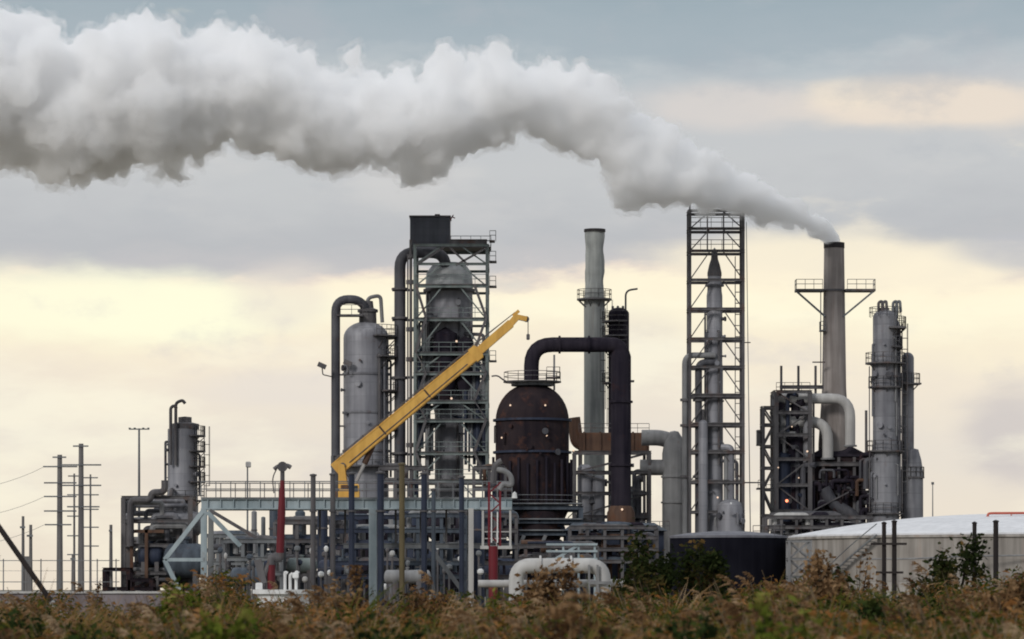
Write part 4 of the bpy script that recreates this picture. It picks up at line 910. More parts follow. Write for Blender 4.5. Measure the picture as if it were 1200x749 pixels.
    lattice(g, 'steel', d.x(891), d.x(904), cy-5, cy-2, [d.z(p) for p in (640, 605, 575, 550, 525, 500, 480)], cw=.36, bw=.32, dw=.2, brace='/')
    for py in (508, 524, 575): part('landing', 'steel', g, lambda m: m.box(d.x(884), d.x(891), cy-5, cy-3, d.z(py), d.z(py-2)))
    part('cabinet', 'steel', g, lambda m: m.box(d.x(884), d.x(888), cy-4.8, cy-3.2, d.z(524), d.z(508)))
    part('railing', 'steel', g, lambda m: m.rail([(d.x(885), cy-5), (d.x(904), cy-5)], d.z(575), 1.1, .8))
    # low pale railings and pipe bits in front of the furnace
    p = thing('low_pipe_rack', 'low pale tangle of pipes and rails between the black and cream tanks', 'pipe rack', (d.x(965), cy-12, 0))
    for i in range(10):
        px = 936 + i*8.5
        part('post', 'pipe', p, lambda m: m.beam((d.x(px), cy-12, 0), (d.x(px), cy-12, d.z(612 + (i*5) % 7)), .22))
    for py in (618, 626): part('pipe', 'pipe_light', p, lambda m: m.tube([(d.x(930), cy-12.2, d.z(py)), (d.x(1024), cy-12.2, d.z(py))], .2, 0, 8))
    for px in (942, 958, 985): part('valve', 'pipe_light', p, lambda m: m.box(d.x(px), d.x(px+5), cy-12.7, cy-12.25, d.z(627), d.z(617), .05))
    # pale steel frame right of the black tank
    d = D(280); y = 280
    q = thing('steel_gantry', 'pale weathered trestle standing between the black tank and the cream tank', 'frame', (d.x(938), y, 0))
    lattice(q, 'pipe', d.x(925), d.x(950), y, y+2, [d.z(676), d.z(655), d.z(634)], cw=.22, bw=.2, dw=.12, brace='x')
smoke_unit()

# ------------------------------------------------------------------ right columns
def right_columns():
    d = D(402); cx, cy = d.x(1037.5), 402; r = 14.6*d.k
    t = thing('distillation_column', 'thick grey column with a ring of pipes on its top, right of the brown chimney', 'column', (cx, cy, 0))
    part('shell', 'clad_dark', t, lambda m: m.lathe(cx, cy, [(r*1.12, 0), (r*1.12, d.z(530)), (r, d.z(520)), (r, d.z(372))] + dome(r, d.z(372), .9)[1:], 32))
    for k, px in enumerate((1029, 1034, 1046, 1050)):
        part('vent_pipe', 'steel_mid' if k > 1 else 'steel', t, lambda m: m.tube([(d.x(px), cy-.5, d.z(374)), (d.x(px), cy-.5, d.z(355)), (d.x(px+4), cy-.5, d.z(353)), (d.x(px+5), cy-.5, d.z(366))], .17, .4, 8))
    part('manhole', 'steel', t, lambda m: m.lathe(d.x(1036), cy, [(.6, d.z(368)), (.6, d.z(361)), (0, d.z(360))], 14))
    pt = part('railing', 'steel', t, lambda m: m.rail([(cx+(r+.4)*math.cos(PI*2*k/12), cy+(r+.4)*math.sin(PI*2*k/12)) for k in range(13)], d.z(372), 1.15, 1.2))
    for py, w, a0, a1 in ((385, 1.0, -70, 50), (408, .6, -70, 50), (427, .9, 0, 360), (455, .55, 0, 360), (530, .6, 0, 360), (603, .5, 0, 360)):
        ringplat(t, cx, cy, r*(1.12 if py > 525 else 1), w, d.z(py), a0, a1, 'steel', 6)
    part('platform', 'steel', t, lambda m: m.box(d.x(1040), d.x(1059), cy-2.3, cy-1.4, d.z(386), d.z(384)))
    part('ladder', 'steel', t, lambda m: m.ladder(cx+r+.4, cy-.9, d.z(600), d.z(380)))
    part('ladder', 'steel', t, lambda m: m.ladder(cx-r-.5, cy-.9, d.z(600), d.z(430), cage=False, dirx=-1))
    fittings(t, cx, cy, r, d.z(520), d.z(380), 7, 10, 4)
    fittings(t, cx, cy, r*1.12, d.z(600), d.z(535), 8, 5, 3)
    part('downcomer', 'clad_dark', t, lambda m: m.tube([(d.x(1053.5), cy-.3, d.z(600)), (d.x(1053.5), cy-.3, d.z(380)), (d.x(1045), cy-.3, d.z(372))], .2, .6, 8))
    d = D(402); cx, cy = d.x(1066), 404
    t = thing('distillation_column', 'slim grey column flaring to a wide base, rightmost of the columns', 'column', (cx, cy, 0))
    r = 7.4*d.k; x2 = d.x(1071)
    part('shell', 'clad_dark', t, lambda m: m.lathe(cx, cy, [(r, d.z(545)), (r, d.z(419))] + dome(r, d.z(419), .75)[1:], 24))
    part('base_shell', 'clad_dark', t, lambda m: m.lathe(x2, cy, [(13.5*d.k, 0), (13.2*d.k, d.z(552)), (11*d.k, d.z(538)), (7.6*d.k, d.z(526)), (0, d.z(524))], 28))
    for py, a0, a1 in ((450, 0, 360), (500, 130, 230), (560, 0, 360)):
        ringplat(t, cx if py < 540 else x2, cy, r if py < 540 else 13.3*d.k, .75 if py < 540 else .15, d.z(py), a0, a1, 'steel', 5)
    part('platform', 'steel', t, lambda m: m.box(d.x(1053), d.x(1081), cy-1.1, cy-.8, d.z(450), d.z(448)))
    part('ladder', 'steel', t, lambda m: m.ladder(cx-r-.4, cy-.7, d.z(600), d.z(420), dirx=-1))
right_columns()

# ------------------------------------------------------------------ process clutter behind and under the walkway
def clutter():
    rr = random.Random(42)
    def rack(label, x0, x1, Y, tops, mat, npipe, pm, bays=3, deep=4):
        d = D(Y)
        t = thing('pipe_rack', label, 'pipe rack', (d.x((x0+x1)/2), Y, 0))
        n = bays
        for i in range(n+1):
            x = d.x(x0 + (x1-x0)*i/n)
            for y in (Y, Y+deep): part('column', mat, t, lambda m: m.beam((x, y, 0), (x, y, d.z(tops[0])), .32))
        for py in tops:
            for y in (Y, Y+deep): part('beam', mat, t, lambda m: m.ibeam((d.x(x0), y-.17, d.z(py)), (d.x(x1), y-.17, d.z(py)), .3, .4), smooth=False)
        for i in range(npipe):
            py = rr.choice(tops) - 2.2 - rr.random()*2; a = rr.uniform(x0, x0+(x1-x0)*.5); b = rr.uniform(a+8, x1); y = Y + rr.uniform(.4, deep-.3); r = rr.uniform(.13, .36)
            dn = rr.uniform(10, 30)
            if rr.random() < .5: pts = [(d.x(a), y, d.z(py+dn)), (d.x(a), y, d.z(py)), (d.x(b), y, d.z(py)), (d.x(b), y, d.z(py+dn*.7))]
            else: pts = [(d.x(a), y, d.z(py)), (d.x(b), y, d.z(py)), (d.x(b), y, d.z(py+dn))]
            part('pipe', rr.choice(pm), t, lambda m: m.tube(pts, r, .6, 8))
        return t
    rack('open pipe rack below the walkway, left of the red loading arm', 262, 330, 318, [634, 655, 672], 'steel_mid', 16, ['pipe', 'bluegrey', 'pipe_light', 'steel'])
    rack('dark pipe rack below the walkway behind the red loading arm', 322, 400, 332, [612, 634, 656, 674], 'steel', 22, ['navy', 'bluegrey', 'pipe_dark', 'pipe', 'steel'])
    rack('navy pipe rack under the walkway by the crane base', 388, 470, 312, [606, 622, 641, 660, 676], 'navy', 30, ['navy', 'bluegrey', 'steel', 'pipe', 'duct'])
    rack('blue-grey pipe rack under the walkway below the framed reactor', 462, 545, 322, [604, 622, 641, 660, 676], 'bluegrey', 32, ['navy', 'bluegrey', 'duct', 'pipe', 'steel'])
    rack('dark pipe rack under the walkway beside the white cage', 530, 605, 334, [604, 622, 641, 660, 676], 'steel', 24, ['navy', 'bluegrey', 'duct', 'steel', 'pipe_dark'])
    rack('tall dark rack behind the crane base and grey vessel', 445, 500, 375, [548, 565, 590, 620, 650], 'steel', 18, ['pipe_dark', 'navy', 'steel'])
    rack('dark rack between the framed reactor and the sooty vessel', 555, 592, 378, [548, 572, 600, 630, 655], 'steel', 16, ['pipe_dark', 'rust', 'navy', 'steel'], 2)
    rack('deep dark rack in the shade behind the walkway', 395, 580, 372, [600, 625, 650, 672], 'navy', 60, ['navy', 'duct', 'bluegrey', 'duct'], 6, 8)
    rack('dark low rack behind the fat pipe loop', 588, 700, 350, [640, 655, 668], 'steel', 24, ['navy', 'duct', 'rust', 'steel'], 4, 5)
    rack('crowded dark rack before the low dark building', 668, 770, 364, [618, 630, 644, 658], 'steel', 34, ['navy', 'duct', 'rust', 'steel', 'bluegrey', 'pipe_dark'], 5, 4)
    rack('pale low pipe rack behind the walkway end brace', 240, 300, 345, [628, 645, 660, 678], 'steel_mid', 26, ['pipe', 'bluegrey', 'steel', 'clad_dark', 'pipe_light'], 4, 5)
    rack('dark low pipe rack behind the lamp post and red loading arm', 285, 395, 362, [640, 652, 664, 680], 'steel', 40, ['pipe_dark', 'bluegrey', 'steel', 'navy', 'pipe'], 6, 6)
    rack('low pipe rack at the foot of the furnace, just over the tank roof', 898, 1022, 396, [606, 618, 632], 'steel', 40, ['pipe_dark', 'pipe', 'steel', 'pipe_light', 'duct'], 7, 4)
    # small valves, boxes and hand wheels that stand out along the racks
    for i in range(46):
        px = rr.uniform(258, 600); py = rr.uniform(640, 688); Y = rr.uniform(300, 312); dd = D(Y); w = rr.uniform(1.5, 4)
        b = (dd.x(px), Y, 0)
        t = thing('valve_stand', 'small pipe stand with a valve body and hand wheel, half hidden under the walkway', 'valve', b, 'valve stands under the walkway')
        c_ = rr.choice(['pipe_light', 'pipe', 'bluegrey', 'steel', 'white', 'navy', 'steel_mid'])
        part('stem', 'steel', t, lambda m: m.sweep([b, (b[0], Y, dd.z(py))], .09, 6))
        part('body', c_, t, lambda m: m.lathe(b[0], Y, [(w*.5*dd.k, dd.z(py+4)), (w*dd.k, dd.z(py+2)), (w*dd.k, dd.z(py-1)), (w*.4*dd.k, dd.z(py-3)), (0, dd.z(py-3))], 10))
        part('hand_wheel', 'steel', t, lambda m: m.ring(b[0], Y, w*.6*dd.k, w*.85*dd.k, dd.z(py-5), .08, 0, 360, 10))
    # drums and exchangers
    D1 = D(326)
    for (x0, x1, Y, py, r, lab, mat) in ((270, 312, 308, 676, 11, 'blue-grey drum low down left of the red loading arm', 'bluegrey'),
                                        (292, 326, 330, 660, 8, 'pale drum behind the red loading arm base', 'pipe_light'),
                                        (336, 372, 322, 663, 9, 'grey-green drum right of the red loading arm', 'steel_green'),
                                        (372, 420, 320, 668, 12, 'navy drum low under the walkway by the crane base', 'navy'),
                                        (450, 505, 300, 676, 8, 'pale drum low behind the olive post', 'pipe'),
                                        (480, 545, 340, 655, 13, 'dark blue drum under the framed reactor', 'navy'),
                                        (395, 470, 350, 625, 16, 'wide dark drum high under the walkway', 'duct'),
                                        (500, 560, 352, 618, 15, 'dark sooty drum below the framed reactor', 'duct'),
                                        (600, 640, 362, 668, 15, 'black drum behind the left bend of the fat pipe loop', 'duct'),
                                        (640, 690, 365, 662, 17, 'black drum behind the middle of the fat pipe loop', 'duct'),
                                        (545, 610, 350, 668, 14, 'dark drum behind the red and white loading arm', 'navy')):
        d = D(Y); drum(lab, d.x(x0), d.x(x1), Y, d.z(py), r*d.k, mat)
    d = D(330)
    for px, top, r, mat, lab in ((296, 600, 3.2, 'pipe', 'slim pale vertical pipe under the walkway, left of the loading arm'), (305, 606, 2.6, 'steel_mid', 'slim grey riser under the walkway, beside a paler one'),
                                 (318, 598, 5, 'bluegrey', 'blue-grey vertical vessel left of the loading arm'), (348, 600, 6, 'bluegrey', 'blue-grey vertical vessel right of the loading arm'), (378, 598, 6, 'navy', 'navy vertical vessel under the walkway'),
                                 (424, 598, 9, 'duct', 'black vertical vessel beside the pale walkway leg'), (460, 600, 7, 'clad_dark', 'dark grey vertical vessel left of the olive post'), (484, 598, 9, 'navy', 'navy vertical vessel right of the olive post'),
                                 (522, 598, 9, 'duct', 'black vertical vessel under the framed reactor'), (560, 600, 8, 'navy', 'navy vertical vessel beside the white cage')):
        b = (d.x(px), 330 + (px % 7), 0); R_ = r*d.k
        t = thing('vertical_vessel', lab, 'vessel', b, 'vertical vessels under the walkway')
        part('shell', mat, t, lambda m: m.lathe(b[0], b[1], [(R_, 0), (R_, d.z(top))] + dome(R_, d.z(top), R_*.6)[1:], 18))
        part('flange', 'steel', t, lambda m: m.lathe(b[0], b[1], [(R_*1.15, d.z(top+22)), (R_*1.15, d.z(top+20))], 18))
    # small arch pipe left
    d = D(320)
    t = thing('gooseneck_pipe', 'small dark arched pipe right of the walkway end post', 'pipe', (d.x(260), 320, 0))
    part('pipe_run', 'pipe_dark', t, lambda m: m.tube([(d.x(246), 320, d.z(641)), (d.x(264), 320, d.z(641)), (d.x(267), 320, d.z(650)), (d.x(267), 320, 0)], .3, .8, 10))
    part('flange', 'steel', t, lambda m: m.lathe(d.x(267), 320, [(.42, d.z(665)), (.42, d.z(662))], 10))
clutter()

# ------------------------------------------------------------------ vegetation
def leafmat(name, stops, clump=1.2):
    m, nt, out = newmat(name); L = nt.links.new
    geo = nt.nodes.new('ShaderNodeNewGeometry')
    n = nt.nodes.new('ShaderNodeTexNoise'); n.inputs['Scale'].default_value = clump; n.inputs['Detail'].default_value = 3
    tc = nt.nodes.new('ShaderNodeTexCoord'); L(tc.outputs['Object'], n.inputs[0])
    f = mathn(nt, 'ADD', mathn(nt, 'MULTIPLY', geo.outputs['Random Per Island'], .3), mathn(nt, 'MULTIPLY', mathn(nt, 'SUBTRACT', mathn(nt, 'MULTIPLY', n.outputs[0], 3.6), 1.3), .7))
    c = ramp(nt, f, stops).outputs[0]
    d = nt.nodes.new('ShaderNodeBsdfDiffuse'); tr = nt.nodes.new('ShaderNodeBsdfTranslucent')
    L(c, d.inputs[0]); L(c, tr.inputs[0])
    mx = nt.nodes.new('ShaderNodeMixShader'); mx.inputs[0].default_value = .22
    L(d.outputs[0], mx.inputs[1]); L(tr.outputs[0], mx.inputs[2]); L(mx.outputs[0], out.inputs[0])
    return m
M['reedleaf'] = leafmat('reed_leaf', [(.1, (.02, .028, .008)), (.36, (.06, .085, .016)), (.5, (.13, .11, .03)), (.64, (.23, .11, .04)), (.9, (.32, .2, .1))], .42)
M['plume'] = leafmat('reed_plume', [(.15, (.10, .055, .028)), (.5, (.25, .145, .07)), (.8, (.40, .29, .18))], .55)
M['weed'] = leafmat('weed_leaf', [(.1, (.010, .014, .005)), (.36, (.04, .06, .011)), (.52, (.09, .085, .018)), (.68, (.2, .085, .026)), (.9, (.28, .15, .06))], .5)
M['stem'] = leafmat('dry_stem', [(.2, (.06, .045, .03)), (.8, (.22, .17, .11))])
M['green'] = leafmat('shrub_leaf_green', [(.15, (.012, .02, .008)), (.5, (.034, .052, .016)), (.75, (.07, .085, .022)), (.95, (.16, .12, .04))], 1.5)
M['brownleaf'] = leafmat('shrub_leaf_brown', [(.15, (.045, .028, .018)), (.45, (.14, .075, .034)), (.8, (.3, .19, .10))], 1.5)
M['olivebright'] = leafmat('shrub_leaf_olive', [(.15, (.035, .05, .01)), (.5, (.11, .14, .02)), (.8, (.24, .22, .06))], 1.5)
M['treeleaf'] = leafmat('tree_leaf', [(.15, (.010, .014, .006)), (.5, (.025, .036, .012)), (.72, (.06, .055, .02)), (.95, (.19, .11, .04))], 1.0)
M['grassblade'] = leafmat('grass_blade', [(.1, (.045, .06, .012)), (.38, (.10, .115, .022)), (.52, (.2, .13, .045)), (.72, (.28, .165, .075)), (.95, (.38, .27, .16))], .5)
M['bark'] = leafmat('bark', [(.2, (.03, .024, .02)), (.8, (.08, .065, .055))])

class QB:
    """fast quad soup: blades and leaves as numpy arrays, one material slot each"""
    def __init__(s): s.v = []; s.f = []; s.m = []; s.n = 0
    def add(s, v, f, m):
        s.v.append(v); s.f.append(f + s.n); s.m.append(np.full(len(f), m, dtype=np.int32)); s.n += len(v)
    def arrays(s): return np.concatenate(s.v), np.concatenate(s.f), np.concatenate(s.m)
def blade(pts, w, face):
    """a strip along pts, widths w, widened along face"""
    pts = np.asarray(pts, float); w = np.asarray(w, float)[:, None]
    t = np.gradient(pts, axis=0); a = np.cross(t, face); a /= np.linalg.norm(a, axis=1, keepdims=True) + 1e-9
    v = np.empty((len(pts)*2, 3)); v[0::2] = pts - a*w/2; v[1::2] = pts + a*w/2
    i = np.arange(len(pts)-1)*2
    return v, np.stack([i, i+1, i+3, i+2], 1)
def rv(a, b): return rng.uniform(a, b)
def proto_reed(h, plume=True, green=False):
    q = QB(); bend = rv(-.1, .1, ); wind = np.array([-1, .15, 0])
    def at(t): return np.array([-.16*h*t**3 + bend*t, bend*.6*t*t, h*t*(1-.03*t*t)])
    T = np.linspace(0, 1, 6); P = np.array([at(t) for t in T])
    for fc in ((1, 0, 0), (0, 1, 0)):
        v, f = blade(P, .014*(1-.6*T)+.004, np.array(fc)); q.add(v, f, 1)
    for k in range(rng.integers(8, 12)):
        t = rv(.35, .93); p = at(t); an = rv(0, 2*PI)
        dr = np.array([math.cos(an), math.sin(an), 0])*.8 + wind*.55; L = rv(.3, .6)
        up = rv(.25, .8); S = np.linspace(0, 1, 5)
        pts = np.array([p + dr*L*s*(.85) + np.array([0, 0, L*(up*s - (up+rv(.1, .5))*s*s)]) for s in S])
        fc = np.array([rv(-.4, .4), rv(-.4, .4), 1.0])
        v, f = blade(pts, np.array([.012, .026, .026, .016, .002])*rv(.8, 1.35), fc); q.add(v, f, 0)
    if plume:
        tip = at(1.0); L = rv(.26, .42)
        for k in range(34):
            s = rv(0, 1); b = tip + np.array([-.5*s*s, 0, (s*.85 - .42*s*s)])*L
            an = rv(0, 2*PI); l = .14*(1-.6*s)*rv(.6, 1.3)
            e = b + np.array([math.cos(an)*.7-.7, math.sin(an)*.7, rv(-.55, .35)])*l
            v, f = blade([b, (b+e)/2 + np.array([0, 0, .015]), e], [.012, .026, .006], rng.normal(size=3)); q.add(v, f, 2)
    return q.arrays()
def proto_weed(h, mat=0):
    q = QB()
    for b in range(rng.integers(3, 6)):
        an = rv(0, 2*PI); sp = rv(.05, .32)*h*.4; top = h*rv(.75, 1)
        def at(t): return np.array([math.cos(an)*sp*t**1.4, math.sin(an)*sp*t**1.4, top*t])
        T = np.linspace(0, 1, 5); P = np.array([at(t) for t in T])
        v, f = blade(P, .016*(1-.7*T)+.004, np.array([math.sin(an), math.cos(an), .1])); q.add(v, f, 1)
        for k in range(rng.integers(20, 28)):
            t = 1 - .62*rv(0, 1)**1.3; p = at(t); a2 = rv(0, 2*PI); l = rv(.09, .2)*(1.25-.5*t)
            dr = np.array([math.cos(a2), math.sin(a2), rv(-.5, .7)])
            o = dr*rv(0, .14)
            pts = [p+o, p+o+dr*l*.5, p+o+dr*l + np.array([0, 0, -.3*l])]
            v, f = blade(pts, np.array([.25, 1, .12])*l*rv(.25, .42), rng.normal(size=3)); q.add(v, f, 0)
    return q.arrays()
def proto_grass(h, lean):
    """a clump of long wind-bent blades"""
    q = QB()
    for i in range(13):
        b = np.array([rng.normal()*.16, rng.normal()*.16, 0.]); hh = h*rv(.8, 1.05); a = lean*rv(.4, 1.4) + rng.normal()*.2
        S_ = np.linspace(0, 1, 7)
        pts = np.array([b + np.array([a*.75*max(0, t-.45)**1.6*2.6, rng.normal()*.0 + .1*t*t*(i % 3-1), hh*t - abs(a)*.9*max(0, t-.6)**2*2.4]) for t in S_])
        v, f = blade(pts, .03*(1-S_)**.55 + .004, np.array([.25, 1., .3])); q.add(v, f, 0)
    return q.arrays()
def scatter(name, label, cat, protos, places, mats):
    """places: rows x, y, height scale, turn, proto index -> ONE ground-cover mesh"""
    V, F, Ms, n = [], [], [], 0
    for x, y, s, a, k in places:
        v, f, m = protos[int(k)]
        c, d = math.cos(a), math.sin(a)
        w = np.empty_like(v); w[:, 0] = (v[:, 0]*c - v[:, 1]*d)*s + x; w[:, 1] = (v[:, 0]*d + v[:, 1]*c)*s + y; w[:, 2] = v[:, 2]*s
        V.append(w); F.append(f + n); Ms.append(m); n += len(v)
    V = np.concatenate(V); F = np.concatenate(F); Ms = np.concatenate(Ms)
    o = quadmesh(name, V, F, Ms, mats)
    o['kind'] = 'stuff'; o['label'] = label; o['category'] = cat
    return o
def quadmesh(name, V, F, Ms, mats):
    me = bpy.data.meshes.new(name)
    me.vertices.add(len(V)); me.vertices.foreach_set('co', V.astype(np.float32).ravel())
    me.loops.add(F.size); me.loops.foreach_set('vertex_index', F.astype(np.int32).ravel())
    me.polygons.add(len(F)); me.polygons.foreach_set('loop_start', np.arange(0, F.size, 4, dtype=np.int32)); me.polygons.foreach_set('material_index', Ms.astype(np.int32))
    me.update(calc_edges=True)
    for m in mats: me.materials.append(M[m])
    o = bpy.data.objects.new(name, me); COL.objects.link(o); return o

# how high the bank of growth stands along the photo's width (rows of the photo)
PROF = [(-80, 698), (0, 694), (60, 697), (90, 705), (180, 705), (205, 690), (250, 682), (285, 690), (310, 704), (362, 704), (385, 690), (400, 688), (430, 697), (500, 699), (560, 697), (620, 692), (690, 690), (740, 697), (790, 694), (840, 692), (900, 684), (950, 678), (1000, 687), (1050, 698), (1100, 690), (1150, 684), (1200, 684), (1290, 686)]
def top_row(px): return float(np.interp(px, [p[0] for p in PROF], [p[1] for p in PROF]))
def places(n, y0, y1, protos, off0, off1, hs, pw=1.0):
    out = []
    for i in range(n):
        y = y0 + (y1-y0)*rng.random()**pw; k = y/FPX
        px = rv(-90, 1290); x = (px-600)*k
        u = noise.noise((px*.021, y*.08, 1.7))
        u2 = noise.noise((px*.05, y*.22, 9.1))
        if u2 < .0 and rng.random() < .86: continue       # gaps between the clumps
        row = top_row(px) + off0 + (off1-off0)*(1-(y-y0)/(y1-y0)) - 24*u - 16*u2 + rng.normal()*5
        z = max(.8, CAMZ + (HY-row)*k)
        j = rng.integers(0, len(protos))
        out.append((x, y, z/hs[j], rv(-.7, .7), j))
    return out
def vegetation():
    hs = [2.6, 2.75, 2.9, 2.7, 2.6, 2.85, 3.0, 2.7]
    reeds = [proto_reed(h, plume=i % 3 == 0) for i, h in enumerate(hs)]
    reeds_h = [v[0][:, 2].max() for v in reeds]
    weeds = [proto_weed(2.4) for i in range(8)]; weeds_h = [v[0][:, 2].max() for v in weeds]
    scatter('reed_bed', 'wind-blown tan and green reeds with feathery plumes across the foreground', 'reeds', reeds, places(2300, 30, 85, reeds, -5, 50, reeds_h, 1.0), ['reedleaf', 'stem', 'plume'])
    scatter('weed_cover', 'dense brown and olive weeds filling the foreground between the reeds', 'weeds', weeds, places(5600, 32, 100, weeds, 4, 56, weeds_h, .9), ['weed', 'stem'])
    grass = [proto_grass(2.8, l) for l in (.9, .7, -.6, .8, -.9, .5)]
    gh = [v[0][:, 2].max() for v in grass]
    scatter('grass_cover', 'long wind-bent golden and green grass mixed through the reeds', 'grass', grass, [p[:3] + (p[3]*.4, p[4]) for p in places(420, 28, 72, grass, 2, 46, gh, 1.0)], ['grassblade'])
vegetation()

def shrub(name, label, cat, px, Y, top, wpx, mat, n_leaf=2600, leaf=.09, seed=1, low=.25, dens=14, group=None, lean=0.0):
    """trunk and limbs as one tapered mesh, crown of leaf faces clustered on the twig ends"""
    rr = random.Random(seed); g = np.random.default_rng(seed)
    k = Y/FPX; x = (px-600)*k; h = CAMZ + (HY-top)*k; w = wpx*k/2
    t = thing(name, label, cat, (x, Y, 0), group)
    mb = MB(); tips = []
    mb.sweep([(x, Y, 0), (x+rr.uniform(-.1, .1), Y, h*.3), (x+rr.uniform(-.1, .1)+lean*.5, Y, h*.55)], [.05*h*.3+.02, .04*h*.3, .022*h*.3], 8)
    for i in range(dens):
        a = 2*PI*i/dens + rr.uniform(-.3, .3); z0 = h*rr.uniform(.12, .5)
        e = Vector((x + w*math.cos(a)*rr.uniform(.35, .95) + lean*.8, Y + w*math.sin(a)*rr.uniform(.35, .95), h*rr.uniform(low+.1, .97)))
        rad = math.hypot(e.x-x, e.y-Y)/max(w, .01)
        e.z = min(e.z, h*(1.0 - .38*rad*rad)) 
        p0 = Vector((x, Y, z0)); mid = p0.lerp(e, .5) + Vector((0, 0, .1*h*rr.uniform(-.2, .5)))
        mb.sweep([p0, mid, e], [.028*h*.3, .018*h*.3, .005], 5)
        tips.append(e); tips.append(mid.lerp(e, .55))
        for j in range(2):
            s = e + Vector((rr.uniform(-.3, .3)*w, rr.uniform(-.3, .3)*w, rr.uniform(-.12, .08)*h)); s.z = min(s.z, h)
            mb.sweep([mid, s], [.012*h*.3, .004], 4); tips.append(s)
    link('trunk', mb, M['bark'], t)
    T = np.array([tuple(p) for p in tips]); idx = g.integers(0, len(T), n_leaf)
    sig = np.array([w*.16, w*.16, h*.045])
    C = T[idx] + g.normal(size=(n_leaf, 3))*sig*g.uniform(.5, 1.25, size=(n_leaf, 1))
    C[:, 2] = np.minimum(C[:, 2], h*1.02)
    A = g.normal(size=(n_leaf, 3)); A[:, 2] = A[:, 2]*.6 - .2; A /= np.linalg.norm(A, axis=1, keepdims=True)
    B = np.cross(A, g.normal(size=(n_leaf, 3))); B /= np.linalg.norm(B, axis=1, keepdims=True)
    l = 1.35*leaf*g.uniform(.6, 1.4, size=(n_leaf, 1))
    V = np.stack([C - A*l*.5, C + B*l*.26, C + A*l*.5, C - B*l*.26], 1).reshape(-1, 3)
    V -= np.array([x, Y, 0]); F = np.arange(n_leaf*4).reshape(-1, 4)
    o = quadmesh('crown', V, F, np.zeros(n_leaf, int), [mat]); o.parent = t
    return t
def grass_tuft(label, px, Y, n, h0, h1, lean, mat, seed):
    """one big tuft of long arching blades"""
    global rng
    g = np.random.default_rng(seed); k = Y/FPX; x = (px-600)*k
    vs, fs, nn = [], [], 0
    for i in range(n):
        b = np.array([g.normal()*.22, g.normal()*.2, 0.]); h = g.uniform(h0, h1); a = lean + g.normal()*.35; dy = g.normal()*.25
        S_ = np.linspace(0, 1, 8)
        pts = np.array([b + np.array([a*h*.55*t**2.2, dy*h*.4*t*t, h*t*(1-.30*t*t*abs(a))]) for t in S_])
        v, f = blade(pts, .034*(1-S_)**.6 + .004, np.array([0.25, 1., .3])); vs.append(v); fs.append(f+nn); nn += len(v)
    V = np.concatenate(vs); F = np.concatenate(fs)
    o = quadmesh('grass_tuft', V, F, np.zeros(len(F), int), [mat]); o.location = (x, Y, 0)
    o['label'] = label; o['category'] = 'grass tuft'; return o
